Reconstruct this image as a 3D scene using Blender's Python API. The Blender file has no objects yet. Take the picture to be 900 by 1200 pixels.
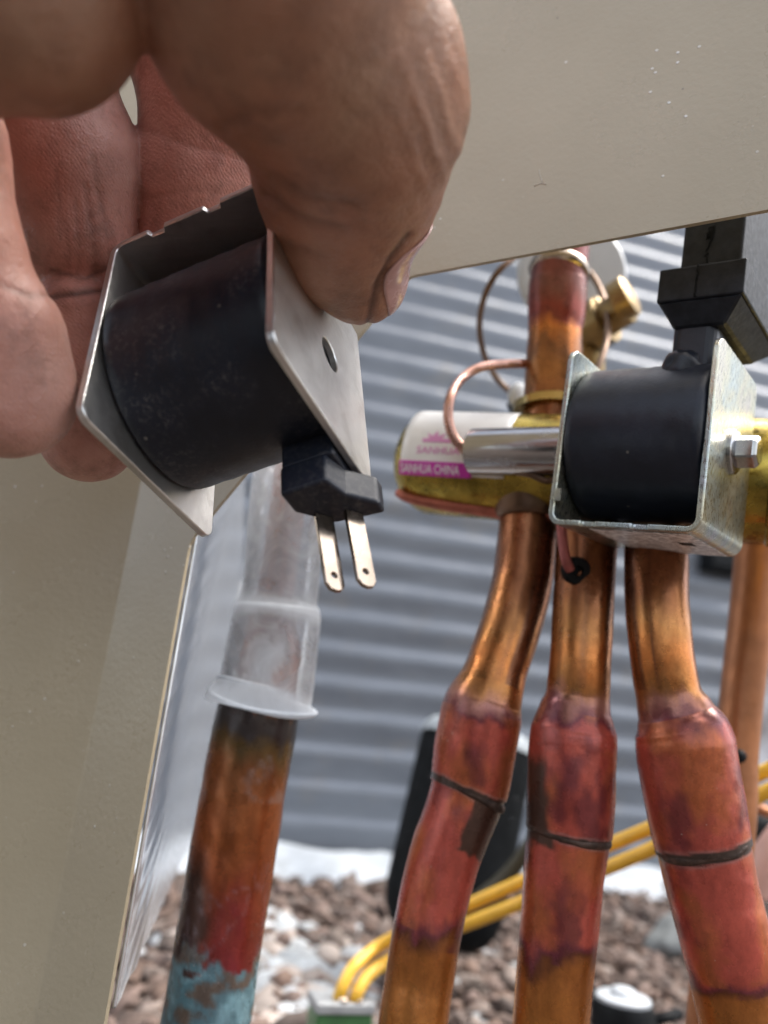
import bpy, bmesh, math, random
import numpy as np
from mathutils import Vector, Matrix

random.seed(4); RNG = np.random.default_rng(4)
S = bpy.context.scene; COL = S.collection

# ------------------------------------------------------------------ camera
PITCH, ROLL, CAM_H = math.radians(16.3), math.radians(6.0), 0.195
_R0 = np.array([1, 0, 0.]); _F = np.array([0, math.cos(PITCH), math.sin(PITCH)]); _U0 = np.array([0, -math.sin(PITCH), math.cos(PITCH)])
_R = math.cos(ROLL)*_R0 + math.sin(ROLL)*_U0
_U = -math.sin(ROLL)*_R0 + math.cos(ROLL)*_U0
CAM = np.array([0, 0, CAM_H])
cam_d = bpy.data.cameras.new("camera"); cam_d.sensor_fit = 'HORIZONTAL'; cam_d.sensor_width = 36; cam_d.lens = 36
cam_d.clip_start = 0.005; cam_d.clip_end = 500
cam_d.dof.use_dof = True; cam_d.dof.focus_distance = 0.185; cam_d.dof.aperture_fstop = 12.0; cam_d.dof.aperture_blades = 0
cam = bpy.data.objects.new("camera", cam_d); COL.objects.link(cam); S.camera = cam
cam.matrix_world = Matrix(((_R[0], _U[0], -_F[0], CAM[0]), (_R[1], _U[1], -_F[1], CAM[1]), (_R[2], _U[2], -_F[2], CAM[2]), (0, 0, 0, 1)))

# ------------------------------------------------------------------ daylight
SUN_ELEV, SUN_AZ = math.radians(60), math.radians(78)      # azimuth clockwise from +Y (straight ahead)
W = bpy.data.worlds.new("World"); S.world = W; W.use_nodes = True
_n = W.node_tree.nodes; _bg = _n["Background"]; _sky = _n.new("ShaderNodeTexSky"); _sky.sky_type = 'NISHITA'; _sky.sun_disc = False
_sky.sun_elevation = SUN_ELEV; _sky.sun_rotation = SUN_AZ; _sky.air_density = 1.0; _sky.dust_density = 3.0; _sky.ozone_density = 1.0
_hsv = _n.new('ShaderNodeHueSaturation'); _hsv.inputs['Saturation'].default_value = .42      # overcast: the cloud layer greys the sky
W.node_tree.links.new(_sky.outputs[0], _hsv.inputs['Color']); W.node_tree.links.new(_hsv.outputs[0], _bg.inputs[0]); _bg.inputs[1].default_value = 0.15
sun_d = bpy.data.lights.new("sun", 'SUN'); sun_d.energy = 2.0; sun_d.angle = math.radians(35); sun_d.color = (1, .95, .88)
sun = bpy.data.objects.new("sun", sun_d); COL.objects.link(sun)
_sd = Vector((math.sin(SUN_AZ)*math.cos(SUN_ELEV), math.cos(SUN_AZ)*math.cos(SUN_ELEV), math.sin(SUN_ELEV)))
sun.rotation_euler = _sd.to_track_quat('Z', 'Y').to_euler(); sun.location = (1, 1, 3)
S.view_settings.view_transform = 'Standard'; S.view_settings.look = 'None'; S.view_settings.gamma = 1
S.view_settings.use_curve_mapping = False; S.view_settings.exposure = 1.6
S.cycles.max_bounces = 10; S.cycles.use_denoising = True

# ------------------------------------------------------------------ coordinates
FPX = 900.0
def C(px, py, d):                       # a point seen at px,py of the 900x1200 photograph, d metres ahead, in camera axes
    return np.array([(px-450)/FPX*d, (600-py)/FPX*d, d])
def cw(v):                              # camera axes -> world
    v = np.asarray(v, float)
    return CAM + v[..., 0:1]*_R + v[..., 1:2]*_U + v[..., 2:3]*_F
def dirw(v):
    v = np.asarray(v, float); return v[..., 0:1]*_R + v[..., 1:2]*_U + v[..., 2:3]*_F
def P(px, py, d): return cw(C(px, py, d))
def ground_at(px, py, z=0.0):
    r = dirw(C(px, py, 1.0)); return CAM + r*((z-CAM[2])/r[2])
def ray_plane(px, py, p0, n):
    r = dirw(C(px, py, 1.0)); return CAM + r*(np.dot(p0-CAM, n)/np.dot(r, n))

# ------------------------------------------------------------------ noise in numpy
def _hash(ix, iy, iz, seed):
    h = (ix.astype(np.int64)*374761393 + iy.astype(np.int64)*668265263 + iz.astype(np.int64)*2147483647 + seed*974634777) & 0xffffffff
    h = ((h ^ (h >> 13))*1274126177) & 0xffffffff
    h = (h ^ (h >> 16)) & 0xffffffff
    return h/4294967295.0
def vnoise(p, seed=0):
    p = np.asarray(p, float); i = np.floor(p); f = p-i; f = f*f*(3-2*f); i = i.astype(np.int64)
    out = 0
    for dx in (0, 1):
        for dy in (0, 1):
            for dz in (0, 1):
                w = (f[..., 0] if dx else 1-f[..., 0])*(f[..., 1] if dy else 1-f[..., 1])*(f[..., 2] if dz else 1-f[..., 2])
                out = out + w*_hash(i[..., 0]+dx, i[..., 1]+dy, i[..., 2]+dz, seed)
    return out
def fbm(p, seed=0, octv=4):
    p = np.asarray(p, float); a = .5; s = 0; t = 0
    for k in range(octv):
        s = s + a*vnoise(p, seed+k); t += a; a *= .5; p = p*2.03+11.7
    return s/t
def sstep(a, b, x):
    t = np.clip((x-a)/(b-a), 0, 1); return t*t*(3-2*t)

# ------------------------------------------------------------------ objects
def props(o, label=None, cat=None, group=None, kind=None):
    if label: o['label'] = label
    if cat: o['category'] = cat
    if group: o['group'] = group
    if kind: o['kind'] = kind
    return o
def thing(name, label, cat, loc, group=None):
    o = bpy.data.objects.new(name, None); o.empty_display_size = .01; COL.objects.link(o); o.location = Vector(loc)
    return props(o, label, cat, group)
def root_of(o):
    v = Vector((0, 0, 0))
    while o: v += o.location; o = o.parent
    return np.array(v)
def mesh(name, V, Fc, mat=None, parent=None, smooth=True, attrs=None, uv=None, bevel=0, autosmooth=None, loc=None):
    V = np.asarray(V, float)
    if parent is not None: off = root_of(parent)
    else:
        off = V.mean(0) if loc is None else np.asarray(loc, float)
    me = bpy.data.meshes.new(name); me.from_pydata((V-off).tolist(), [], [list(map(int, f)) for f in Fc])
    me.update()
    if smooth:
        me.polygons.foreach_set('use_smooth', [True]*len(me.polygons))
        if autosmooth: me.set_sharp_from_angle(angle=math.radians(autosmooth))
    for k, a in (attrs or {}).items():
        a = np.asarray(a, np.float32)
        if a.ndim == 1:
            at = me.attributes.new(k, 'FLOAT', 'POINT'); at.data.foreach_set('value', a)
        else:
            at = me.attributes.new(k, 'FLOAT_COLOR', 'POINT'); at.data.foreach_set('color', a.ravel())
    o = bpy.data.objects.new(name, me); COL.objects.link(o)
    if mat: me.materials.append(mat)
    if parent is not None: o.parent = parent
    else: o.location = Vector(off)
    if bevel:
        b = o.modifiers.new("bevel", 'BEVEL'); b.width = bevel; b.segments = 2; b.limit_method = 'ANGLE'; b.angle_limit = math.radians(35); b.harden_normals = False
    return o
def grid_faces(n, m, wrap=False, flip=False):
    f = []
    mm = m if wrap else m-1
    for i in range(n-1):
        for j in range(mm):
            a, b, c, d = i*m+j, i*m+(j+1) % m, (i+1)*m+(j+1) % m, (i+1)*m+j
            f.append((a, d, c, b) if flip else (a, b, c, d))
    return f
def catmull(pts, n):
    pts = np.asarray(pts, float); q = np.vstack([2*pts[0]-pts[1], pts, 2*pts[-1]-pts[-2]]); out = []
    for i in range(len(pts)-1):
        p0, p1, p2, p3 = q[i:i+4]
        for t in np.arange(n)/n:
            out.append(.5*((2*p1)+(-p0+p2)*t+(2*p0-5*p1+4*p2-p3)*t*t+(-p0+3*p1-3*p2+p3)*t**3))
    out.append(pts[-1]); return np.array(out)
def sweep(path, rad, seg=24, caps=True, ref=None):
    path = np.asarray(path, float); n = len(path); rad = np.broadcast_to(np.asarray(rad, float), (n,))
    T = np.gradient(path, axis=0); T /= np.linalg.norm(T, axis=1)[:, None]
    r = np.array([0, 0, 1.]) if ref is None else np.asarray(ref, float)
    if abs(np.dot(r, T[0])) > .95: r = np.array([1., .2, 0])
    N = r-T[0]*np.dot(r, T[0]); N /= np.linalg.norm(N); V = []; A = np.arange(seg)/seg*2*math.pi
    Ns = []
    for i in range(n):
        N = N-T[i]*np.dot(N, T[i]); N /= np.linalg.norm(N); B = np.cross(T[i], N); Ns.append((N.copy(), B))
        V.append(path[i]+rad[i]*(np.cos(A)[:, None]*N+np.sin(A)[:, None]*B))
    V = np.concatenate(V); Fc = grid_faces(n, seg, True)
    if caps:
        Fc.append(list(range(seg))[::-1]); Fc.append(list(range((n-1)*seg, n*seg)))
    return V, Fc, np.tile(A, n), np.repeat(np.arange(n), seg)
def frame_lathe(o, ax, prof, seg=48, up=None):
    """revolve (x along axis, radius) pairs about ax from o"""
    ax = np.asarray(ax, float)/np.linalg.norm(ax); u = np.array([0, 0, 1.]) if up is None else up
    if abs(np.dot(u, ax)) > .95: u = np.array([1., 0, 0])
    u = u-ax*np.dot(u, ax); u /= np.linalg.norm(u); v = np.cross(ax, u); A = np.arange(seg)/seg*2*math.pi
    V = np.concatenate([o+ax*x+r*(np.cos(A)[:, None]*u+np.sin(A)[:, None]*v) for x, r in prof])
    Fc = grid_faces(len(prof), seg, True)
    Fc.append(list(range(seg))[::-1]); Fc.append(list(range((len(prof)-1)*seg, len(prof)*seg)))
    return V, Fc
def box(c0, c1):
    (x0, y0, z0), (x1, y1, z1) = c0, c1
    V = np.array([(x0,y0,z0),(x1,y0,z0),(x1,y1,z0),(x0,y1,z0),(x0,y0,z1),(x1,y0,z1),(x1,y1,z1),(x0,y1,z1)], float)
    return V, [(0,3,2,1),(4,5,6,7),(0,1,5,4),(1,2,6,5),(2,3,7,6),(3,0,4,7)]
def fix_normals(o):
    bm = bmesh.new(); bm.from_mesh(o.data); bmesh.ops.recalc_face_normals(bm, faces=bm.faces); bm.to_mesh(o.data); bm.free()
def join_parts(parts):
    V, Fc, k = [], [], 0
    for v, f in parts:
        V.append(np.asarray(v, float)); Fc += [tuple(i+k for i in q) for q in f]; k += len(v)
    return np.concatenate(V), Fc

# ------------------------------------------------------------------ materials
class Mat:
    def __init__(s, name):
        s.m = bpy.data.materials.new(name); s.m.use_nodes = True; s.nt = s.m.node_tree; s.N = s.nt.nodes; s.b = s.N["Principled BSDF"]
        s.tc = s.N.new("ShaderNodeTexCoord").outputs['Object']; s._bump = None
    def L(s, a, b): s.nt.links.new(a, b)
    def set(s, **k):
        for a, v in k.items():
            i = s.b.inputs[a.replace('_', ' ')]
            if isinstance(v, (tuple, list)) and len(v) == 3 and i.type == 'RGBA': v = (*v, 1)
            if hasattr(v, 'is_linked'): s.L(v, i)
            else: i.default_value = v
        return s
    def mapping(s, scale=(1, 1, 1), rot=(0, 0, 0)):
        n = s.N.new("ShaderNodeMapping"); n.inputs['Scale'].default_value = scale; n.inputs['Rotation'].default_value = rot; s.L(s.tc, n.inputs[0]); return n.outputs[0]
    def noise(s, scale, detail=4, rough=.55, vec=None, dist=0):
        n = s.N.new("ShaderNodeTexNoise"); n.inputs['Scale'].default_value = scale; n.inputs['Detail'].default_value = detail; n.inputs['Roughness'].default_value = rough
        n.inputs['Distortion'].default_value = dist; s.L(vec or s.tc, n.inputs['Vector']); return n.outputs['Fac']
    def voro(s, scale, feature='F1', vec=None):
        n = s.N.new("ShaderNodeTexVoronoi"); n.feature = feature; n.inputs['Scale'].default_value = scale; s.L(vec or s.tc, n.inputs['Vector']); return n.outputs['Distance']
    def wave(s, scale, dist=2, vec=None, dscale=1.0, rings=False):
        n = s.N.new("ShaderNodeTexWave"); n.wave_type = 'RINGS' if rings else 'BANDS'; n.inputs['Scale'].default_value = scale; n.inputs['Distortion'].default_value = dist; n.inputs['Detail Scale'].default_value = dscale
        s.L(vec or s.tc, n.inputs['Vector']); return n.outputs['Fac']
    def ramp(s, fac, stops, inter='LINEAR'):
        n = s.N.new("ShaderNodeValToRGB"); n.color_ramp.interpolation = inter; e = n.color_ramp.elements
        while len(e) < len(stops): e.new(.5)
        for el, (p, c) in zip(e, stops):
            el.position = p; el.color = (*c, 1) if isinstance(c, (tuple, list)) else (c, c, c, 1)
        s.L(fac, n.inputs[0]); return n.outputs[0]
    def mix(s, fac, a, b, mode='MIX'):
        n = s.N.new("ShaderNodeMix"); n.data_type = 'RGBA'; n.blend_type = mode
        for i, v in ((0, fac), (6, a), (7, b)):
            if hasattr(v, 'is_linked'): s.L(v, n.inputs[i])
            elif i == 0: n.inputs[0].default_value = v
            else: n.inputs[i].default_value = (*v, 1)
        return n.outputs[2]
    def math(s, op, a, b=0):
        n = s.N.new("ShaderNodeMath"); n.operation = op
        for i, v in ((0, a), (1, b)):
            if hasattr(v, 'is_linked'): s.L(v, n.inputs[i])
            else: n.inputs[i].default_value = v
        return n.outputs[0]
    def attr(s, name, out='Color'):
        n = s.N.new("ShaderNodeAttribute"); n.attribute_name = name; return n.outputs[out]
    def bump(s, h, dist, strength=1.0):
        n = s.N.new("ShaderNodeBump"); n.inputs['Distance'].default_value = dist; n.inputs['Strength'].default_value = strength; s.L(h, n.inputs['Height'])
        if s._bump: s.L(s._bump, n.inputs['Normal'])
        s._bump = n.outputs[0]; s.L(s._bump, s.b.inputs['Normal']); return s

def m_simple(name, col, rough=.5, metal=0., nscale=0, namp=.25, bump=0, bscale=800):
    m = Mat(name).set(Base_Color=col, Roughness=rough, Metallic=metal)
    if nscale:
        f = m.noise(nscale, 5); d = tuple(c*(1-namp) for c in col); l = tuple(min(1, c*(1+namp)) for c in col)
        m.set(Base_Color=m.ramp(f, [(.3, d), (.7, l)]))
        m.set(Roughness=m.ramp(m.noise(nscale*2.3, 4), [(.3, max(0, rough-.1)), (.7, min(1, rough+.12))]))
    if bump: m.bump(m.noise(bscale, 3), bump)
    return m

def m_paint():
    m = Mat("beige_powder_coat")
    base = m.ramp(m.noise(18, 4), [(.3, (.365, .305, .205)), (.7, (.405, .342, .236))])
    sp = m.ramp(m.voro(230), [(.0, 1.), (.07, 1.), (.12, 0.)])
    dens = m.ramp(m.noise(35, 3), [(.54, 0.), (.64, 1.)])
    sp = m.math('MULTIPLY', sp, dens)
    c = m.mix(sp, base, (.72, .70, .64))
    dk = m.ramp(m.voro(95, vec=m.mapping((1, 1, 1), (.7, .3, .2))), [(0, 1.), (.022, 1.), (.04, 0.)])
    dk = m.math('MULTIPLY', dk, m.ramp(m.noise(22, 2), [(.5, 0.), (.6, .8)]))
    c = m.mix(dk, c, (.16, .14, .11))
    m.set(Base_Color=c, Roughness=m.ramp(m.noise(16, 6, .65), [(.3, .19), (.7, .40)]), Specular_IOR_Level=.55)
    m.bump(m.noise(560, 2, .5), .00011)
    m.bump(sp, .0002).bump(m.noise(11, 2), .0022); return m.m
def m_zinc(name, tintA=(.66, .66, .66), tintB=(.52, .53, .55), rough=.32):
    m = Mat(name)
    f = m.noise(70, 5, .6, dist=.6)
    c = m.ramp(f, [(.25, tintB), (.5, tintA), (.75, tuple(min(1, x*1.12) for x in tintA))])
    scr = m.ramp(m.noise(160, 3, vec=m.mapping((1, 14, 3), (.3, .5, .2))), [(.35, 0.), (.7, 1.)])
    m.set(Base_Color=c, Metallic=.93, Roughness=m.ramp(scr, [(0, rough-.06), (1, rough+.14)]))
    m.bump(scr, .00003).bump(m.noise(420, 3), .00004); return m
def m_zinc_irid():
    m = m_zinc("yellow_passivated_zinc", (.50, .50, .48), (.38, .39, .39), .28)
    f = m.noise(38, 3, dist=1.2)
    c = m.ramp(f, [(.25, (.42, .37, .53)), (.42, (.36, .45, .44)), (.55, (.54, .51, .33)), (.72, (.50, .42, .42))])
    base = m.b.inputs['Base Color'].links[0].from_socket
    m.set(Base_Color=m.mix(.6, base, c)); return m.m
def m_coil(name="dusty_black_plastic", da=.75):
    m = Mat(name)
    f = m.noise(55, 5, .65)
    dust = m.ramp(m.noise(800, 4, .65), [(.50, 0.), (.66, 1.)]); dust = m.math('MULTIPLY', dust, m.ramp(m.noise(55, 4, .6), [(.42, 0.), (.68, .6)]))
    spk = m.math('MULTIPLY', m.ramp(m.voro(190), [(.05, 1.), (.10, 0.)]), m.ramp(m.noise(30, 2), [(.5, 0.), (.6, .7)]))
    c = m.ramp(f, [(.3, (.005, .007, .012)), (.7, (.010, .014, .026))])
    c = m.mix(m.math('MULTIPLY', dust, da), c, (.14, .13, .12)); c = m.mix(spk, c, (.22, .20, .17))
    m.set(Base_Color=c, Roughness=m.ramp(f, [(.3, .34), (.7, .46)]), Specular_IOR_Level=.42)
    m.bump(m.noise(260, 4), .00012).bump(m.noise(1600, 2), .00003); return m.m
def m_pipe(name):
    m = Mat(name); col = m.attr('tint'); al = m.attr('tint', 'Alpha')
    f = m.noise(260, 5, .62, vec=m.mapping((1, 1, .45)))
    c = m.mix(m.ramp(f, [(.35, 0.), (.72, .55)]), col, m.mix(1.0, col, (.40, .33, .34), 'MULTIPLY'))
    st = m.ramp(m.noise(520, 4, .6, vec=m.mapping((1, 1, .10))), [(.32, .62), (.5, .95), (.7, 1.18)])
    gr = m.ramp(m.noise(1300, 3, .7), [(.3, .72), (.55, 1.), (.75, 1.12)])
    c = m.mix(.28, c, st, 'MULTIPLY'); c = m.mix(.6, c, gr, 'MULTIPLY')
    spk = m.ramp(m.voro(420), [(.05, 1.), (.10, 0.)]); spk = m.math('MULTIPLY', spk, m.ramp(m.noise(120, 2), [(.56, 0.), (.64, .8)]))
    c = m.mix(spk, c, (.55, .42, .36))
    m.set(Base_Color=c, Metallic=al, Roughness=m.ramp(m.noise(140, 4), [(.3, .20), (.72, .38)]))
    m.bump(m.noise(330, 4, .6), .00010).bump(m.noise(60, 2), .0003); return m.m
def m_skin():
    m = Mat("skin"); col = m.attr('tint'); dirt = m.attr('crease', 'Fac'); ridge = m.attr('pad', 'Fac')
    f = m.noise(140, 5, .6)
    c = m.mix(m.ramp(f, [(.3, 0.), (.75, .5)]), col, m.mix(1.0, col, (.62, .48, .44), 'MULTIPLY'))
    g = m.math('MULTIPLY', m.ramp(m.noise(75, 6, .75), [(.50, 0.), (.72, 1.)]), .55)
    c = m.mix(g, c, (.11, .062, .045))
    c = m.mix(dirt, c, (.075, .036, .026))
    por = m.voro(1150)
    m.set(Base_Color=c, Roughness=m.ramp(m.noise(300, 3), [(.3, .36), (.7, .50)]), Subsurface_Weight=.22, Subsurface_Radius=(.0035, .0012, .0006), Subsurface_Scale=.6, Specular_IOR_Level=.45)
    w = m.wave(430, 7, dscale=.7, vec=m.mapping((1, 1, 1), (.5, .9, .3)))
    m.bump(m.math('MULTIPLY', w, ridge), .000028)
    m.bump(m.ramp(por, [(0, 0.), (.5, 1.)]), .00010).bump(m.noise(520, 5, .7), .00030); return m.m
M = dict(
    paint=m_paint(), zinc=m_zinc("worn_zinc_plate", (.68, .675, .655), (.48, .47, .445), .34).m, zinc_y=m_zinc_irid(), coil=m_coil(), coil_c=m_coil('clean_black_plastic', .12), pipe=m_pipe("heat_tinted_copper"), skin=m_skin(),
    nail=m_simple("nail", (.50, .30, .27), .22, 0, 180, .14).m,
    chrome=m_simple("polished_steel", (.40, .40, .41), .18, 1, 60, .05).m,
    brass=m_simple("tarnished_brass", (.37, .27, .055), .27, .95, 120, .4, .0002, 150).m,
    brass_b=m_simple("bright_brass", (.48, .35, .14), .22, 1, 80, .15).m,
    copper_p=m_simple("pinkish_copper", (.50, .29, .235), .30, .9, 150, .2).m,
    copper_d=m_simple("dark_bronze_copper", (.16, .10, .065), .36, .8, 120, .3).m,
    copper_o=m_simple("orange_copper", (.34, .14, .06), .38, .55, 90, .22, .0001, 300).m,
    braze=m_simple("braze_alloy", (.06, .036, .026), .55, .35, 300, .55, .0005, 350).m,
    black=m_simple("black_rubber", (.008, .009, .010), .55, 0, 90, .3, .0003, 200).set(Specular_IOR_Level=.10).m,
    hood=m_simple("grey_black_plastic", (.012, .015, .021), .55, 0, 260, .5, .00015, 500).set(Specular_IOR_Level=.28).m,
    label=m_simple("white_label", (.78, .79, .80), .35, 0, 60, .05).m,
    mag=m_simple("magenta_print", (.55, .03, .40), .4, 0, 400, .15).m,
    pinkp=m_simple("pink_print", (.68, .30, .58), .4).m,
    yellow=m_simple("yellow_insulation", (.70, .40, .035), .38, 0, 70, .12, .0003, 180).m,
    green=m_simple("green_plastic", (.035, .11, .035), .45, 0, 80, .25).m,
    grey=m_simple("grey_plastic", (.28, .29, .30), .5, 0, 80, .3).m,
    white=m_simple("white_plastic", (.46, .49, .52), .4, 0, 40, .1).m,
    terminal=m_simple("tinned_brass", (.36, .30, .245), .2, 1, 140, .2).m,
    pink=m_simple("pale_pink_rubber", (.55, .33, .28), .5, 0, 60, .15).m,
    brass_d=m_simple('dull_brass', (.27, .19, .085), .42, .85, 120, .3).m,
    scratch=m_simple("scratched_paint", (.44, .39, .31), .5).m,
    sprout=m_simple("sprout_green", (.20, .34, .06), .5, 0, 90, .3).m,
)
def _wallmat():
    m = Mat("grey_blue_sheet_metal")
    c = m.ramp(m.noise(6, 5, .6, vec=m.mapping((1, 1, 6))), [(.3, (.118, .130, .150)), (.7, (.165, .180, .203))])
    g = m.ramp(m.noise(14, 4, .6), [(.55, 0.), (.75, .5)])
    m.set(Base_Color=m.mix(g, c, (.19, .175, .155)), Roughness=.36, Metallic=.25); m.bump(m.noise(9, 2), .003); return m.m
M['wall'] = _wallmat()
def _galv():
    m = Mat("bright_galvanised_sheet")
    c = m.ramp(m.noise(24, 4, dist=1), [(.3, (.74, .77, .82)), (.7, (.86, .88, .91))])
    m.set(Base_Color=c, Metallic=.85, Roughness=.24)
    m.bump(m.noise(9, 1, .4), .0005).bump(m.noise(380, 2, vec=m.mapping((1, 1, .06))), .00004); return m.m
M['galv'] = _galv()
def _ground():
    m = Mat("brown_soil"); c = m.ramp(m.noise(45, 6, .7), [(.3, (.05, .036, .028)), (.55, (.12, .09, .072)), (.75, (.22, .18, .155))])
    m.set(Base_Color=c, Roughness=.95); m.bump(m.noise(60, 6, .7), .012); return m.m
M['ground'] = _ground()
def _attrmat(name, rough=.85, bs=300, bd=.0006):
    m = Mat(name); c = m.attr('tint'); f = m.noise(bs*.6, 4)
    m.set(Base_Color=m.mix(m.ramp(f, [(.35, 0.), (.7, .6)]), c, m.mix(1., c, (.55, .5, .48), 'MULTIPLY')), Roughness=rough); m.bump(m.noise(bs, 4), bd); return m.m
M['mulch'] = _attrmat("bark_chips"); M['stone'] = _attrmat("pale_stone", .7, 160, .001)
def _concrete():
    m = Mat("white_weathered_edging"); f = m.noise(22, 5, .65)
    m.set(Base_Color=m.ramp(f, [(.28, (.26, .27, .27)), (.48, (.42, .45, .48)), (.8, (.52, .55, .58))]), Roughness=.55); m.bump(m.noise(35, 4), .004); return m.m
M['edging'] = _concrete()
def _clear():
    m = Mat("clear_milky_plastic")
    f = m.noise(70, 4, .6, dist=1.5)
    haze = m.ramp(f, [(.40, 0.), (.58, .35), (.72, .75)])
    m.set(Base_Color=(.86, .89, .93), Roughness=.18, IOR=1.35, Transmission_Weight=1.0, Specular_IOR_Level=.5)
    d = m.N.new("ShaderNodeBsdfTranslucent"); d.inputs[0].default_value = (.8, .84, .88, 1)
    df = m.N.new("ShaderNodeBsdfDiffuse"); df.inputs[0].default_value = (.88, .91, .94, 1)
    t = m.N.new("ShaderNodeBsdfTransparent"); t.inputs[0].default_value = (.93, .94, .96, 1)
    gl = m.N.new("ShaderNodeBsdfGlossy"); gl.inputs['Roughness'].default_value = .16
    fr = m.N.new("ShaderNodeFresnel"); fr.inputs[0].default_value = 1.45
    a = m.N.new("ShaderNodeMixShader"); m.L(fr.outputs[0], a.inputs[0]); m.L(t.outputs[0], a.inputs[1]); m.L(gl.outputs[0], a.inputs[2])
    b = m.N.new("ShaderNodeMixShader"); b.inputs[0].default_value = .5; m.L(d.outputs[0], b.inputs[1]); m.L(df.outputs[0], b.inputs[2])
    k = m.N.new("ShaderNodeMixShader"); m.L(m.math('ADD', m.math('MULTIPLY', m.attr('milk', 'Fac'), 1.0), m.math('MULTIPLY', haze, .35)), k.inputs[0]); m.L(a.outputs[0], k.inputs[1]); m.L(b.outputs[0], k.inputs[2])
    m.L(k.outputs[0], m.N["Material Output"].inputs[0]); return m.m
M['clear'] = _clear()
def _smudge():
    m = Mat("grey_data_sticker")
    r = m.ramp(m.wave(150, 0, vec=m.mapping((1, 1, 1))), [(.45, 0.), (.55, 1.)])
    w = m.ramp(m.noise(520, 3), [(.45, 0.), (.52, 1.)])
    m.set(Base_Color=m.mix(m.math('MULTIPLY', w, .6), (.86, .84, .83), (.22, .18, .18)), Roughness=.4); return m.m
M['sticker'] = _smudge()

# ================================================================== SETTING
gnd_V = np.array([(-25, -25, 0), (25, -25, 0), (25, 25, 0), (-25, 25, 0)], float)
g = mesh("ground", gnd_V, [(0, 1, 2, 3)], M['ground'], smooth=False, loc=(0, 0, 0)); props(g, kind='structure')

# corrugated wall behind
UPc = np.array([_R[2], _U[2], _F[2]])
rd = np.array([.966, -.155, .202]); rdw = dirw(rd); rdw[2] = 0; rdw /= np.linalg.norm(rdw)
WB = ground_at(400, 1002); wn = np.array([rdw[1], -rdw[0], 0.])            # towards the camera
def wall_pt(s, z, off=0): return WB + rdw*s + np.array([0, 0, z]) + wn*off
pitch = .058; prof = []
for k in range(int(3.4/pitch)):
    for t, o_ in ((0, 0), (.16, .0007), (.34, .0024), (.50, .0041), (.62, .0051), (.72, .0053), (.82, .0045), (.90, .0025), (.96, .0008)):
        prof.append((k*pitch+t*pitch, o_))
ss = np.linspace(-3.2, 4.2, 26)
V = np.array([wall_pt(s, z+.004*math.sin(s*1.7+k*.01), o_+.012*math.sin(s*1.3+z*2.1)) for k, (z, o_) in enumerate(prof) for s in ss])
wl = mesh("corrugated_wall", V, grid_faces(len(prof), len(ss), flip=False), M['wall'], smooth=True, loc=WB)
fix_normals(wl); props(wl, "grey blue horizontally ribbed metal wall standing behind all the copper pipes", "wall")
so = wl.modifiers.new("thickness", 'SOLIDIFY'); so.thickness = .0015

# white edging along the foot of the wall
n1, n2 = 150, 16; V = []
for i in range(n1):
    s = -1.6+3.6*i/(n1-1)
    for j in range(n2):
        q = j/(n2-1); w = .12+.26*fbm(np.array([[s*7.1, 4.2, 0]]), 3)[0]
        h = .034*math.sin(math.pi*q)**.55*(.35+1.1*fbm(np.array([[s*14, q*2.5, 1.]]), 8)[0]) - .004
        V.append(WB+rdw*s+wn*(.012+w*q)+np.array([0, 0, h]))
ke = mesh("white_edging", V, grid_faces(n1, n2), M['edging'], loc=WB); fix_normals(ke); props(ke, kind='structure')

# mulch chips
def chips(n, gen, size, tint, seed):
    rng = np.random.default_rng(seed); V, Fc, T = [], [], []
    bm = bmesh.new(); bmesh.ops.create_icosphere(bm, subdivisions=1, radius=.55); bx = (np.array([x.co[:] for x in bm.verts]), [tuple(q.index for q in x.verts) for x in bm.faces]); bm.free(); nb = len(bx[0])
    for k in range(n):
        c = gen(rng); sz = size(rng); q = Matrix.Rotation(rng.uniform(0, 6.3), 3, 'Z') @ Matrix.Rotation(rng.normal(0, .45), 3, 'X') @ Matrix.Rotation(rng.normal(0, .35), 3, 'Y')
        v = (bx[0]*(1+rng.normal(0, .20, (nb, 3))))*sz; v = v @ np.array(q).T + c
        k0 = len(V)*nb; V.append(v); Fc += [tuple(i+k0 for i in f) for f in bx[1]]; T.append(np.tile(np.append(tint(rng), 1.), (nb, 1)))
    return np.concatenate(V), Fc, np.concatenate(T)
def gen_m(rng):
    while True:
        px, py = rng.uniform(120, 960), rng.uniform(1046, 1330); p = ground_at(px, py)
        if rng.random() < min(1, (np.linalg.norm(p-CAM)/1.2)**2.0*.9) : break
    p[2] = abs(rng.normal(.006, .006)); return p
def tint_m(rng):
    b = np.array([[.20, .125, .095], [.30, .20, .165], [.13, .09, .075], [.36, .29, .25], [.25, .145, .10]][rng.integers(5)]); b = b*.6+.4*np.array([.23, .185, .16]); return b*rng.uniform(.5, .85)
V, Fc, T = chips(11000, gen_m, lambda r: np.array([r.uniform(.012, .036), r.uniform(.008, .018), r.uniform(.005, .012)])*r.choice([.4, .55, .75, .9, 1.2]), tint_m, 5)
o = mesh("bark_mulch", V, Fc, M['mulch'], smooth=True, attrs={'tint': T}); props(o, kind='stuff')

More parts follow.
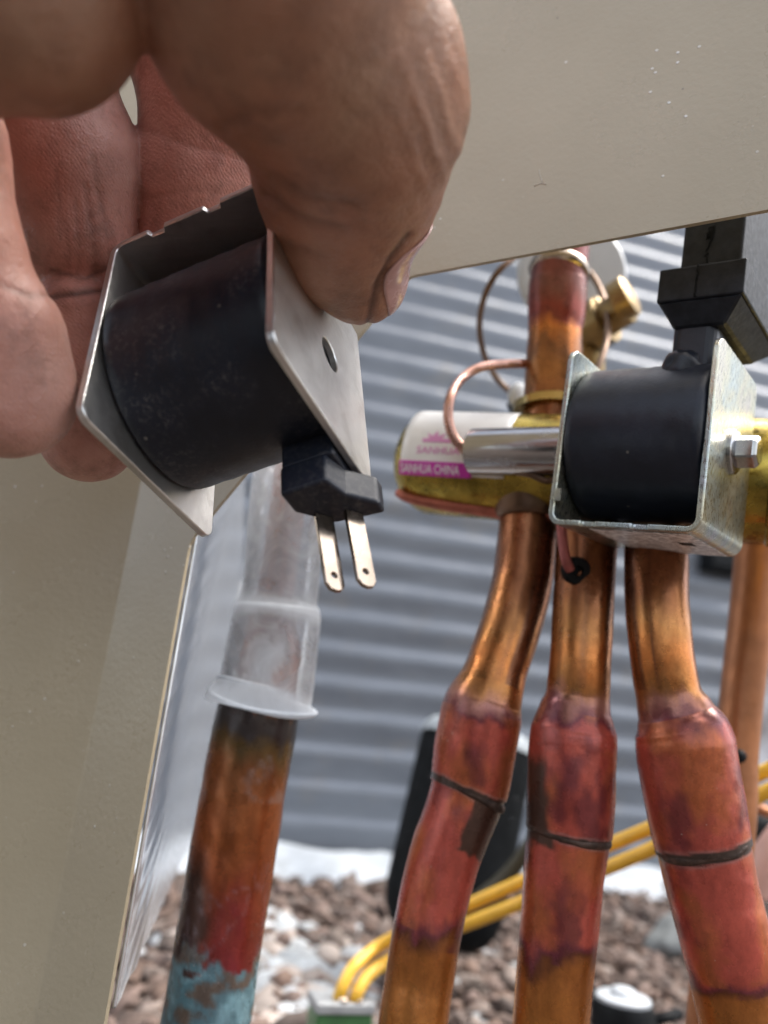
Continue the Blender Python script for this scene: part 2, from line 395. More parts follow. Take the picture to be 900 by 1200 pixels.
def pebble(c, size, seed, sub=2):
    bm = bmesh.new(); bmesh.ops.create_icosphere(bm, subdivisions=sub, radius=1); v = np.array([x.co[:] for x in bm.verts]); f = [[q.index for q in x.verts] for x in bm.faces]; bm.free()
    v = v*(1+.55*(fbm(v*1.3+seed*7.7, seed, 2)-.5))[:, None]*np.asarray(size); a = seed*2.1
    v = v @ np.array(Matrix.Rotation(a, 3, 'Z')).T
    return v+c, f
VV, FF, TT, k0 = [], [], [], 0
rng = np.random.default_rng(9)
for k in range(420):
    if k < 300: px, py = rng.normal(330, 45), rng.uniform(1085, 1300)
    else: px, py = rng.uniform(150, 900), rng.uniform(1040, 1250)
    if py < 1085+max(0, (px-330))*.55 and k < 300: continue
    p = ground_at(px, py); s = rng.uniform(.007, .016)*(1 if k < 300 else .7); p[2] = s*.5+.004
    v, f = pebble(p, (s*1.25, s, s*.75), k, 2); VV.append(v); FF += [[i+k0 for i in q] for q in f]; k0 += len(v)
    c = np.array([.44, .47, .49])*rng.uniform(.7, 1.1) if rng.random() < .62 else np.array([.42, .36, .32])*rng.uniform(.6, 1.1)
    TT.append(np.tile(np.append(c, 1), (len(v), 1)))
o = mesh("pale_gravel", np.concatenate(VV), FF, M['stone'], attrs={'tint': np.concatenate(TT)}); props(o, kind='stuff')

# ================================================================== CABINET PANEL
pd = np.array([math.cos(math.radians(27)), 0, -math.sin(math.radians(27))])
pd[1] = -(UPc[0]*pd[0]+UPc[2]*pd[2])/UPc[1]; pdw = dirw(pd); pdw[2] = 0; pdw /= np.linalg.norm(pdw)
PA = P(220, 640, .236); pn = np.array([pdw[1], -pdw[0], 0.]);
if np.dot(pn, CAM-PA) < 0: pn = -pn
def pl(px, py):
    q = ray_plane(px, py, PA, pn)-PA; return np.array([np.dot(q, pdw), q[2]])
def plw(st, off=0.): return PA+pdw*st[0]+np.array([0, 0, st[1]])+pn*off
cab = thing("cabinet", "beige powder coated cabinet sheet with a large cut opening, framing the pipes", "cabinet", [PA[0], PA[1], 0])
e0, e1 = pl(490, 321.5), pl(900, 245.5); dd = (e1-e0)/(e1[0]-e0[0])
outl = [e0+dd*.40, e1, e0]
cr = [pl(482, 323.5), pl(475, 328), pl(469, 335)]
dg = [pl(236, 617), pl(228, 627), pl(222, 638), pl(219, 652)]
outl += cr + dg
sx = dg[-1][0]
outl += [np.array([sx, -.1]), np.array([sx, PA[2]*-1+.02])]
fold = pl(153, 640)[0]
TOPZ = .30
outl += [np.array([fold, -PA[2]+.02]), np.array([fold, TOPZ]), np.array([e0[0]+.40, TOPZ])]
th = .0012
fr_ = [plw(q, 0) for q in outl]; bk = [plw(q, -th) for q in outl]; n = len(outl)
Fc = [list(range(n)), list(range(n, 2*n))[::-1]]+[(i, i+n, (i+1) % n+n, (i+1) % n) for i in range(n)]
o = mesh("header_panel", fr_+bk, Fc, M['paint'], cab, smooth=False); fix_normals(o)
# bent corner post left of the fold
sec = []
ang = math.radians(27); rb = .004; x, y = fold, 0.
sec.append((x, 0.))
for k in range(1, 9):
    a = ang*k/8; sec.append((fold-rb*math.sin(a)*1.0, rb*(1-math.cos(a))))
x, y = sec[-1]; sec.append((x-.12*math.cos(ang), y+.12*math.sin(ang)))
V = []
zs = [-PA[2]+.02, -.05, TOPZ]
for z in zs:
    for s_, o_ in sec: V.append(plw((s_, z), o_))
    for s_, o_ in sec[::-1]: V.append(plw((s_+.0003, z), o_-.0012))
o = mesh("corner_post", V, grid_faces(3, 2*len(sec), True), M['paint'], cab, autosmooth=50); fix_normals(o)
for pts_, r_ in (([(636, 214), (633, 206), (632, 199)], .00016), ([(626, 218), (634, 215), (640, 216)], .0002)):
    c_ = catmull(np.array([plw(pl(*q), .00001) for q in pts_]), 4); k = RNG.uniform(.3, 1.3, len(c_)); V, Fc, _, _ = sweep(c_, r_*k, 6); sc_ = mesh("scratch", V, Fc, M['scratch'], cab)
# return lip (thin dark edge) along the header edge and galvanised divider behind the post
q3 = dirw(np.array([-.140, 0, 1.])); q3[2] = 0; q3 /= np.linalg.norm(q3)
nearb = plw((sx-.0015, 0), -.0035); zb = plw(pl(152, 1197))[2]
V = []; nu, nv = 70, 420
for i in range(nv):
    z = zb+(PA[2]+.10-zb)*i/(nv-1)
    for j in range(nu):
        t = .62*(j/(nu-1))**1.5
        p = nearb+q3*t; p = np.array([p[0], p[1], z]); p = p+np.array([q3[1], -q3[0], 0])*(.0006*math.sin(z*21+t*9)+.00042*math.sin((z-.30*t-.5*t*t+.012*math.sin(z*9))*2*math.pi/.0115))*min(1, t*60)
        V.append(p)
o = mesh("divider_plate", V, grid_faces(nv, nu), M['galv'], cab); fix_normals(o); o['label'] = "shiny galvanised divider plate with rippled reflections"
so = o.modifiers.new("thickness", 'SOLIDIFY'); so.thickness = .001; so.offset = -1
far = nearb+q3*.62; side = np.array([q3[1], -q3[0], 0]); 
if np.dot(side, _R) < 0: side = -side
V, Fc = box((0, 0, 0), (1, 1, 1)); V = np.array([far+side*(v[0]*.018)+q3*(v[1]*.0012+.0006)+np.array([0, 0, zb-far[2]+v[2]*(PA[2]+.10-zb)]) for v in V])
o = mesh("plate_flange", V, Fc, M['galv'], cab, smooth=False); fix_normals(o)

# ================================================================== SOLENOID COILS
def coil_frame(Mx, t):
    Mx = np.array(Mx); t = np.array(t)
    return lambda v: cw(np.asarray(v, float)/1000 @ Mx.T + t)
CF_R = coil_frame([[.7855, .1515, .6001], [-.0434, .9807, -.1907], [-.6174, .1237, .7769]], [.07948, .01732, .22483])
CF_L = coil_frame([[.9278, .0843, .3634], [.2851, -.7886, -.5448], [-.2407, -.6091, .7557]], [-.03266, .03326, .17265])
def bracket(name, cf, H, D, mat, parent, flip, rc=4.5):
    t = 1.7; Wd = 42.; rbend = 3.0; path = []      # (a,h) mid line, normal (outward)
    hw = Wd/2-t/2; hb = -H/2+t/2; ht = H/2
    st = np.concatenate([np.linspace(0, rc, 9)[:-1], np.linspace(rc, H-rbend-t/2, 10)])
    for s in st: path.append((-hw, ht-s, -1, 0, s))
    for k in range(1, 8):
        a = math.pi/2*k/8; path.append((-hw+rbend*(1-math.cos(a)), hb+rbend*(1-math.sin(a)), -math.cos(a), -math.sin(a), None))
    nots = [(.18, .29), (.60, .71)]
    wa0, wa1 = -hw+rbend, hw-rbend; fr = sorted(set([0, .08]+[x+e for ab in nots for x in ab for e in (-.008, .008)]+[.22, .25, .4, .5, .64, .67, .8, .92, 1]))
    for f in fr: path.append((wa0+(wa1-wa0)*f, hb, 0, -1, ('w', f)))
    for k in range(1, 8):
        a = math.pi/2*k/8; path.append((hw-rbend*(1-math.sin(a)), hb+rbend*(1-math.cos(a)), math.sin(a), -math.cos(a), None))
    for s in st[::-1]: path.append((hw, ht-s, 1, 0, s))
    nd = 9; outer, inner = [], []
    for (a, h, na, nh, s) in path:
        d0, d1 = -D/2, D/2
        if isinstance(s, (float, np.floating)) and s < rc:
            c = rc-math.sqrt(max(0, rc*rc-(rc-s)**2)); d0 += c; d1 -= c
        if isinstance(s, tuple):
            for x0, x1 in nots:
                if x0 < s[1] < x1: d0 += 1.1
        for j in range(nd):
            d = d0+(d1-d0)*j/(nd-1)
            outer.append((a+na*t/2, h+nh*t/2, d)); inner.append((a-na*t/2, h-nh*t/2, d))
    m_ = len(path); V = np.array(outer+inner); k = m_*nd
    Fc = grid_faces(m_, nd)+[tuple(i+k for i in f[::-1]) for f in grid_faces(m_, nd)]
    for i in range(m_-1):
        Fc.append((i*nd, (i+1)*nd, k+(i+1)*nd, k+i*nd)); Fc.append((i*nd+nd-1, k+i*nd+nd-1, k+(i+1)*nd+nd-1, (i+1)*nd+nd-1))
    for j in range(nd-1):
        Fc.append((j, k+j, k+j+1, j+1)); e = (m_-1)*nd; Fc.append((e+j, e+j+1, k+e+j+1, k+e+j))
    o = mesh(name, cf(V), Fc, mat, parent, smooth=True); fix_normals(o); o.data.set_sharp_from_angle(angle=math.radians(40))
    b = o.modifiers.new("bevel", 'BEVEL'); b.width = .00042; b.segments = 2; b.limit_method = 'ANGLE'; b.angle_limit = math.radians(45)
    return o
def bake(o):
    dg_ = bpy.context.evaluated_depsgraph_get(); me = bpy.data.meshes.new_from_object(o.evaluated_get(dg_)); o.modifiers.clear(); o.data = me
def cut_hole(o, cutter):
    b = o.modifiers.new("hole", 'BOOLEAN'); b.operation = 'DIFFERENCE'; b.object = cutter; b.solver = 'EXACT'
    bpy.context.view_layer.update(); bake(o); o.data.set_sharp_from_angle(angle=math.radians(25)); me = cutter.data; bpy.data.objects.remove(cutter); bpy.data.meshes.remove(me)
def cyl_local(cf, a0, a1, r, hc=0, dc=0, seg=32, prof=None):
    prof = prof or [(a0, r), (a1, r)]; A = np.arange(seg)/seg*2*math.pi
    V = np.concatenate([np.stack([np.full(seg, x), hc+rr*np.cos(A), dc+rr*np.sin(A)], 1) for x, rr in prof]); Fc = grid_faces(len(prof), seg, True)
    Fc.append(list(range(seg))[::-1]); Fc.append(list(range((len(prof)-1)*seg, len(prof)*seg)))
    return cf(V), Fc
def box_local(cf, c0, c1, taper=None):
    V, Fc = box(c0, c1)
    if taper is not None: V = taper(V)
    return cf(V), Fc
def winding(cf, parent, r, hc, dc, mat='coil'):
    pr = [(-19.2, r-1.8), (-18.6, r-.5), (-17.8, r)]+[(x, r+.10*math.sin(x*1.1)) for x in np.linspace(-16, 16, 18)]+[(17.8, r), (18.6, r-.5), (19.2, r-1.8)]
    V, Fc = cyl_local(cf, 0, 0, 0, hc, dc, 96, pr); o = mesh("winding_body", V, Fc, M[mat], parent); fix_normals(o); o.data.set_sharp_from_angle(angle=math.radians(60)); return o

GC = "solenoid coils in U brackets"
# --- coil held in the hand
hc_ = thing("solenoid_coil", "loose black coil in a worn steel bracket, pinched between thumb and fingers", "solenoid coil", CF_L((0, 0, 0)), GC)
brk = bracket("bracket", CF_L, 55.3, 46.0, M['zinc'], hc_, True, 3.2)
V, Fc = cyl_local(CF_L, 17, 25, 3.9, 4.2, 3.0); cutr = mesh("cutter", V, Fc); fix_normals(cutr)
_bv = brk.modifiers[0]; brk.modifiers.remove(_bv); cut_hole(brk, cutr)
_bv = brk.modifiers.new('bevel', 'BEVEL'); _bv.width = .00040; _bv.segments = 2; _bv.limit_method = 'ANGLE'; _bv.angle_limit = math.radians(45)
winding(CF_L, hc_, 23.2, 1.0, 0.0)
def prism(cf, poly, h0, h1):
    n = len(poly); V = cf(np.array([(a, h0, d) for a, d in poly]+[(a, h1, d) for a, d in poly])); return V, [list(range(n)), list(range(n, 2*n))[::-1]]+[(i, i+n, (i+1) % n+n, (i+1) % n) for i in range(n)]
tb = mesh("terminal_block", *prism(CF_L, [(7.1, 6.5), (7.1, 13), (12.8, 20.0), (18.9, 20.4), (18.9, 6.5)], 2, 29.2), M['coil'], hc_, smooth=False); fix_normals(tb); tb.modifiers.new("bevel", 'BEVEL').width = .0008; tb.modifiers["bevel"].segments = 3
t2 = mesh("terminal_foot", *prism(CF_L, [(6.9, 6.3), (6.9, 13.1), (12.8, 20.3), (23.8, 21.8), (23.8, 18.0), (18.9, 12.5), (17.2, 6.3)], 28.6, 36.0), M['coil'], tb, smooth=False); fix_normals(t2); t2.modifiers.new("bevel", 'BEVEL').width = .0008; t2.modifiers["bevel"].segments = 3
def spade(a, d, parent):
    # blade lies in the h / (a,d) plane, rounded tip, a small hole
    w, L0, L1, tk = 2.1, 36, 54.0, .55; wd = np.array([.64, 0, .77]); nd_ = np.array([-.77, 0, .64]); c = np.array([a, 0, d]); lean = np.array([.06, 0, .10])
    out = [(-w, L0), (-w, L1-1.6), (-w*.62, L1-.3), (0, L1), (w*.62, L1-.3), (w, L1-1.6), (w, L0)]
    pt = lambda u, h, k: c+wd*u+np.array([0, h, 0])+lean*(h-L0)+nd_*k
    V = np.array([pt(u, h, -tk) for u, h in out]+[pt(u, h, tk) for u, h in out]); n = len(out)
    Fc = [list(range(n)), list(range(n, 2*n))[::-1]]+[(i, i+n, (i+1) % n+n, (i+1) % n) for i in range(n)]
    o = mesh("spade_terminal", CF_L(V), Fc, M['terminal'], parent, smooth=False); fix_normals(o)
    A = np.arange(20)/20*2*math.pi
    V = np.concatenate([np.array([pt(.6*math.cos(x), 50.5+.6*math.sin(x), s*2) for x in A]) for s in (-tk, tk)]); Fc = grid_faces(2, 20, True)+[list(range(20))[::-1], list(range(20, 40))]
    c_ = mesh("cutter", CF_L(V), Fc); fix_normals(c_); cut_hole(o, c_)
    o.modifiers.new("bevel", 'BEVEL').width = .00018; return o
spade(11.8, 16.6, tb); spade(17.8, 18.4, tb)

# --- coil fixed on the valve
rc_ = thing("solenoid_coil", "clean black coil in a shiny yellowish bracket bolted to the brass valve", "solenoid coil", CF_R((0, 0, 0)), GC)
brk2 = bracket("bracket", CF_R, 52.6, 43.0, M['zinc_y'], rc_, False)
winding(CF_R, rc_, 22.6, 2.2, -.5, 'coil_c')
nk = [box_local(CF_R, (4.6, 12, -11), (16.8, 41, 13))]
V, Fc = join_parts(nk); o = mesh("terminal_neck", V, Fc, M['coil_c'], rc_, smooth=False); fix_normals(o); o.modifiers.new("bevel", 'BEVEL').width = .0028; o.modifiers["bevel"].segments = 4
# blob where the neck melts into the coil
bm = bmesh.new(); bmesh.ops.create_icosphere(bm, subdivisions=4, radius=1); v = np.array([x.co[:] for x in bm.verts]); f = [[q.index for q in x.verts] for x in bm.faces]; bm.free()
v = v*(1+.5*(fbm(v*2.2+3, 2)-.5))[:, None]*np.array([6.6, 9, 6.5])+np.array([8.6, 19.5, -8.5]); mesh("moulded_fillet", CF_R(v), f, M['coil_c'], rc_)
V, Fc = cyl_local(CF_R, 0, 0, 0, .3, .5, 40, [(21.0, 6.3), (21.9, 6.3), (22.4, 5.6)]); bw = mesh("bolt", *cyl_local(CF_R, 0, 0, 0, .3, .5, 6, [(22.3, 4.7), (27.2, 4.7), (28.0, 3.9)]), M['chrome'], rc_, smooth=False); fix_normals(bw)
bw.modifiers.new("bevel", 'BEVEL').width = .0004; bw.modifiers["bevel"].segments = 2
o = mesh("washer", V, Fc, M['chrome'], bw, autosmooth=40); fix_normals(o)
V = CF_R(np.array([(a, -26.3-.12, d) for d in (-18.5, 19) for a in (-9.5, 17.5)])); o = mesh("data_sticker", V, [(0, 1, 3, 2)], M['sticker'], brk2, smooth=False); fix_normals(o)
so = o.modifiers.new("thickness", 'SOLIDIFY'); so.thickness = .00015; so.offset = 0
V = CF_R(np.array([(a, -26.3-.30, d) for d in (-4, 1) for a in (10, 14)])); 
o = mesh("printed_square", V, [(0, 1, 3, 2)], M['black'], brk2, smooth=False)
# small pale tab inside bracket corner
V, Fc = box_local(CF_R, (-19.0, -19.5, -22.5), (-17.3, -16.0, -19)); o = mesh("locating_tab", V, Fc, M['zinc_y'], brk2, smooth=False); fix_normals(o)

# plug on top of the neck
pg = thing("plug_connector", "black rectangular plug with a stepped collar pushed onto the fixed coil's neck", "connector", CF_R((11, 40, 0)))
def tap(V):
    V = V.copy(); lo = V[:, 1] < 36
    V[lo, 0] = 11+(V[lo, 0]-11)*.62; V[lo, 2] = 0+(V[lo, 2])*.72; return V
V, Fc = box_local(CF_R, (1.3, 39.2, -16.5), (24.2, 49, 30)); o = mesh("collar", V, Fc, M['hood'], pg, smooth=False); fix_normals(o); o.modifiers.new("bevel", 'BEVEL').width = .0005; o.modifiers["bevel"].segments = 2
V, Fc = box_local(CF_R, (1.6, 33.0, -16.2), (23.8, 39.21, 29.5), tap); o = mesh("tapered_skirt", V, Fc, M['hood'], pg, smooth=False); fix_normals(o); o.modifiers.new("bevel", 'BEVEL').width = .0006
V, Fc = box_local(CF_R, (5.0, 48.9, -11), (21.5, 84, 22)); o = mesh("plug_body", V, Fc, M['hood'], pg, smooth=False); fix_normals(o); o.modifiers.new("bevel", 'BEVEL').width = .0009; o.modifiers["bevel"].segments = 3
# ragged moulding seam down the front
pts = []; rng = np.random.default_rng(3)
for h in np.linspace(39.5, 49, 14): pts.append((11.8+rng.normal(0, .10), h, -16.6))
V, Fc, _, _ = sweep(CF_R(np.array(pts)), np.full(len(pts), .00018)+rng.uniform(0, .0002, len(pts)), 6); o = mesh("moulding_seam", V, Fc, M['black'], pg)
pts = [(12.2+rng.normal(0, .25), h, -11.2) for h in np.linspace(49.2, 57, 14)]
for k in range(26):
    a = rng.uniform(0, 6.3); r_ = rng.uniform(.2, 1.5); pts.append((12.8+r_*math.cos(a), 60.5+1.8*r_*math.sin(a), -11.1-rng.uniform(0, .5)))
V, Fc, _, _ = sweep(CF_R(np.array(pts)), np.full(len(pts), .00022), 6); o = mesh("moulding_scar", V, Fc, M['black'], pg)

# ================================================================== PIPES
def ctrl_path(ctrl, n=14):
    ctrl = np.array(ctrl, float); c3 = np.array([C(x, y, d) for x, y, d, r in ctrl]); Q = np.column_stack([c3, ctrl[:, 1], ctrl[:, 3]*ctrl[:, 2]/FPX])
    cen = catmull(Q[:, :3], n); m = len(ctrl)
    t = np.arange((m-1)*n+1)/n; run = np.interp(t, np.arange(m), Q[:, 3]); rad = np.interp(t, np.arange(m), Q[:, 4])
    k = np.array([1, 2, 3, 2, 1.])/9; rad = np.convolve(np.pad(rad, 2, mode='edge'), k, mode='valid')
    return cen, run, rad
def lerp_stops(x, stops):
    xs = [s[0] for s in stops]; cs = np.array([s[1] for s in stops]); return np.stack([np.interp(x, xs, cs[:, k]) for k in range(cs.shape[1])], -1)
BR = (.30, .118, .050, .82); OR = (.58, .205, .055, .78); GO = (.46, .20, .065, .84); RD = (.46, .085, .056, .28); PU = (.17, .034, .042, .33); PK = (.40, .17, .125, .45); DK = (.045, .025, .018, .3); LO = (.42, .145, .034, .60)
def noise_pts(ang, run, seed, fa=1.2, fr=.012):
    return np.stack([np.cos(ang)*fa+seed*3.1, np.sin(ang)*fa, run*fr], -1)
def mixc(a, b, w): return a*(1-w[:, None])+np.array(b)*w[:, None]
def tube_part(name, cen, run, rad, sel, parent, tintf, seed, seg=88, mat=None, cap=True, bumpamp=0.):
    cs, rs, rr = cen[sel], run[sel], rad[sel]
    V, Fc, ang, idx = sweep(cs, rr, seg, cap, ref=np.array([0, 0, -1.]) if False else np.array([.0, 0, -1.]))
    ru = rs[idx]
    if bumpamp:
        nrm = V-cs[idx]; V = V+nrm*(bumpamp*(fbm(noise_pts(ang, ru, seed+40, 2.0, .03), 7, 3)-.5))[:, None]
    T = tintf(ang, ru, V) if tintf else None
    o = mesh(name, cw(V), Fc, mat or M['pipe'], parent, attrs={'tint': T} if T is not None else None); o.data.set_sharp_from_angle(angle=math.radians(55)); return o
def front(ang, V=None): return np.cos(ang)     # ref axis points at the lens
def std_tint(joint, redend, seed, brown_patch=None, tilt_px=0.):
    def f(ang, run, V):
        n1 = fbm(noise_pts(ang, run, seed, 1.4, .016), seed, 4)-.5; n2 = fbm(noise_pts(ang, run, seed+5, 2.6, .05), seed+3, 4)-.5; st = fbm(noise_pts(ang, run, seed+9, 3.4, .004), seed+6, 3)
        x = run+n1*75+n2*22
        T = lerp_stops(x, [(600, BR), (700, BR), (745, GO), (775, OR), (805, GO), (828, PK), (842, PU), (852, RD), (redend-20, RD), (redend-3, PU), (redend+5, (.16, .05, .02, .5)), (redend+22, LO), (redend+110, (.50, .19, .042, .62)), (1400, LO)])
        w = np.clip((st-.52)*5, 0, 1)*(run < 800); T = mixc(T, (.13, .06, .04, .8), w*.8)
        w = np.clip((fbm(noise_pts(ang, run, seed+17, 1.1, .014), seed+2, 4)-.50)*6, 0, 1)*(run > 835)*(run < redend-6); T = mixc(T, (.50, .145, .045, .5), w*.75)
        w = np.clip((fbm(noise_pts(ang, run, seed+27, 1.3, .017), seed+8, 4)-.55)*8, 0, 1)*(run > 820)*(run < redend+10); T = mixc(T, (.13, .026, .035, .4), w*.7)
        bw = 4.4+5*(n1+.15)+6*np.abs(n2); by = np.abs(run-joint-tilt_px*np.sin(ang)+n1*8)
        T = mixc(T, (.050, .030, .022, .12), 1-sstep(bw-.8, bw+.8, by)); T = mixc(T, (.30, .22, .20, .1), .45*np.exp(-((by-bw-1.5)/1.3)**2))
        if brown_patch is not None: T = mixc(T, (.075, .036, .024, .3), brown_patch(ang, run, n1, n2))
        return np.clip(T, 0, 1)
    return f
def joint_ring(name, cen, run, rad, y0, parent, seed, tilt=0., width=5.):
    # irregular bead of braze around the pipe
    i = int(np.argmin(abs(run-y0))); c = cen[i]; T = cen[min(i+3, len(cen)-1)]-cen[max(i-3, 0)]; T /= np.linalg.norm(T); N = np.array([0, 0, -1.])-T*(-T[2]); N /= np.linalg.norm(N); B = np.cross(T, N)
    A = np.arange(120)/120*2*math.pi; ring = []
    for a in A:
        p = np.array([[math.cos(a)*1.6+seed, math.sin(a)*1.6, .5]]); off = (fbm(p, seed, 3)[0]-.5)*.0016+tilt*math.sin(a)
        ring.append(c+(rad[i]*.957)*(math.cos(a)*N+math.sin(a)*B)+T*off)
    ring = np.array(ring); rr = .00032+.00045*fbm(np.stack([np.cos(A)*2.5, np.sin(A)*2.5, A*0+seed], -1), seed+3, 3)
    seg = 8; V = []
    Tn = np.roll(ring, -1, 0)-np.roll(ring, 1, 0)
    for k in range(120):
        u = ring[k]-c; u -= T*np.dot(u, T); u /= np.linalg.norm(u)
        for j in range(seg):
            b = 2*math.pi*j/seg; V.append(ring[k]+rr[k]*(math.cos(b)*u*1.0+math.sin(b)*T*2.2))
    V = np.array(V); Fc = []
    for k in range(120):
        for j in range(seg): Fc.append((k*seg+j, k*seg+(j+1) % seg, ((k+1) % 120)*seg+(j+1) % seg, ((k+1) % 120)*seg+j))
    o = mesh(name, cw(V), Fc, M['braze'], parent); fix_normals(o); return o
GP = "braze jointed copper pipes under the valve"
def valve_pipe(label, ctrl, joint, redend, seed, patch=None, tilt=0.):
    cen, run, rad = ctrl_path(ctrl, 26)
    t = thing("copper_pipe", label, "copper pipe", cw(cen[-1]), GP)
    up = run <= joint; lo = run >= joint-1.5
    tf = std_tint(joint, redend, seed, patch, tilt*FPX/.235)
    rad2 = rad.copy(); rad2 *= .958
    tube_part("upper_pipe", cen, run, rad, up, t, tf, seed, bumpamp=.035)
    tube_part("lower_pipe", cen, run, rad2, lo, t, tf, seed, bumpamp=.035)
    joint_ring("braze_joint", cen, run, rad, joint, t, seed, tilt)
    return t, cen, run, rad
def patchL(ang, run, n1, n2):
    s = np.sin(ang-.0); x = (run-(925+0*s)); side = np.sin(ang)*SIDE
    w = sstep(.02, .10, side+n1*.9)*sstep(922, 928, run)*(1-sstep(984, 990, run+n1*40+n2*25)); return w
def patchM(ang, run, n1, n2):
    side = np.sin(ang)*SIDE; return sstep(.52, .66, -side+n1*.9)*sstep(880, 905, run+n1*40)*(1-sstep(988, 1000, run+n2*40))
SIDE = 1.0
valve_pipe("leftmost valve pipe, bent outward, with a brown braze run below its joint",
    [(622, 585, .273, 34), (618, 625, .269, 34.5), (612, 680, .263, 35), (598, 735, .256, 35.5), (582, 782, .251, 36), (575, 803, .249, 39), (568, 822, .248, 45), (564, 838, .247, 47.5), (556, 880, .245, 47.5), (549, 924, .243, 46), (535, 965, .240, 43.5), (522, 1000, .238, 43), (510, 1045, .235, 42.5), (499, 1100, .231, 42), (491, 1150, .228, 42), (484, 1200, .224, 42.5), (474, 1290, .218, 44), (455, 1500, .205, 46)], 926, 1092, 1, patchL, .0022)
valve_pipe("middle valve pipe, nearly straight, with a small dark ring near its top",
    [(690, 585, .259, 35), (687, 640, .254, 35), (684, 700, .247, 35), (680, 770, .240, 35), (677, 815, .238, 36.5), (674, 835, .237, 42), (672, 855, .236, 49), (671, 872, .235, 50.5), (669, 920, .232, 50.5), (666, 974, .230, 50), (660, 1030, .227, 48), (655, 1090, .224, 47), (650, 1140, .221, 46), (645, 1200, .218, 46), (638, 1290, .212, 47), (622, 1500, .200, 49)], 976, 1112, 2, patchM, .0008)
valve_pipe("rightmost valve pipe, bent right, pale pink where it widens",
    [(769, 590, .248, 35.5), (769, 660, .241, 36), (770, 710, .234, 36), (775, 765, .229, 36), (783, 812, .227, 37), (791, 836, .226, 44), (797, 853, .225, 53), (802, 872, .224, 56), (809, 915, .222, 56), (822, 985, .219, 55), (834, 1040, .217, 54), (848, 1095, .214, 53.5), (860, 1145, .212, 53), (872, 1200, .209, 53), (892, 1290, .204, 54), (940, 1500, .192, 56)], 990, 1142, 3, None, -.0006)

# patina pipe on the left
cen, run, rad = ctrl_path([(346, 520, .290, 21), (336, 600, .284, 21), (328, 660, .280, 21), (322, 705, .276, 23), (318, 735, .273, 30), (312, 775, .270, 43), (303, 832, .266, 48), (290, 900, .262, 49), (273, 1000, .255, 50), (257, 1100, .248, 50.5), (241, 1200, .241, 52), (225, 1300, .235, 53), (195, 1500, .222, 55)], 24)
lp = thing("copper_pipe", "corroded copper pipe with turquoise crust at the bottom, beside the beige cabinet", "copper pipe", cw(cen[-1]))
def tintP(ang, run, V):
    n1 = fbm(noise_pts(ang, run, 11, 1.5, .018), 11, 4)-.5; n2 = fbm(noise_pts(ang, run, 15, 3.0, .05), 13, 4)-.5; side = np.sin(ang)*SIDE
    x = run+n1*60+n2*25
    T = lerp_stops(x, [(500, PK), (700, PK), (820, (.5, .2, .1, .7)), (832, (.05, .038, .034, .2)), (856, (.035, .026, .024, .2)), (872, (.13, .075, .022, .5)), (900, (.24, .085, .026, .55)), (960, (.34, .10, .028, .6)), (1040, (.28, .06, .02, .5)), (1110, (.22, .035, .022, .4)), (1400, (.18, .04, .03, .4))])
    w = sstep(.05, .55, -side+n1*1.1)*sstep(965, 1030, x)*.92; T = mixc(T, (.045, .026, .018, .35), w)
    w = sstep(-.15, .40, side+n1*.5)*(1-sstep(.45, .95, side+n2*.4))*sstep(985, 1085, x); T = mixc(T, (.235, .014, .026, .3), w*(.55+.45*np.clip((n2+.15)*4, 0, 1))*.9)
    w = np.clip((n2+n1*.5-.10)*9, 0, 1)*(run > 880)*(run < 935)*sstep(-.1, .3, side); T = mixc(T, (.25, .20, .18, .2), w*.4)
    w = sstep(1112, 1122, run+n1*120+n2*30+side*10); n3 = fbm(noise_pts(ang, run, 19, 2.4, .045), 23, 4)
    w = w*sstep(.30, .38, n3+.35*sstep(1120, 1200, run)); T = mixc(T, (.10, .21, .24, .02), w*.95); T = mixc(T, (.13, .09, .065, .1), w*np.clip((n3-.46)*9, 0, 1)*.95); T = mixc(T, (.22, .38, .42, .0), w*np.clip((.42-n3)*9, 0, 1)*.8)
    vein = np.exp(-((n1*2.2+side*.25-.12)/.03)**2)*sstep(990, 1010, run)*(1-w); T = mixc(T, (.34, .28, .32, .1), vein*.16)
    return np.clip(T, 0, 1)
tube_part("patina_pipe", cen, run, rad, run >= 500, lp, tintP, 12, 110, bumpamp=.05)
# clear plastic sleeve over it
slp = thing("plastic_sleeve", "milky clear plastic sleeve with a flared rim around the corroded pipe", "sleeve", cw(cen[int(np.argmin(abs(run-820)))]))
c2, r2, d2 = ctrl_path([(344, 545, .288, 46), (336, 610, .284, 45), (332, 660, .280, 44), (329, 693, .277, 44), (327, 706, .276, 46), (326, 714, .2755, 50), (324, 726, .2745, 51.5), (318, 765, .271, 53.5), (312, 802, .268, 55), (309, 813, .267, 58), (307, 820, .2668, 64), (306, 825, .2666, 66)], 10)
V, Fc, ang, idx = sweep(c2, d2, 72, False, ref=np.array([0, 0, -1.])); ru = r2[idx]
V = V+(V-c2[idx])*(.05*(fbm(noise_pts(ang, ru, 31, 1.6, .02), 31, 3)-.5))[:, None]
mk = .22+.7*np.exp(-((ru-716)/11)**2)+.78*sstep(802, 813, ru)+.55*sstep(.12, .22, fbm(noise_pts(ang, ru, 33, 1.8, .03), 5, 4)-.42)*sstep(735, 765, ru)*(1-sstep(795, 812, ru))*.6
o = mesh("sleeve_tube", cw(V), Fc, M['clear'], slp, attrs={'milk': np.clip(mk, 0, .92)})
so = o.modifiers.new("thickness", 'SOLIDIFY'); so.thickness = .0008; so.offset = 1

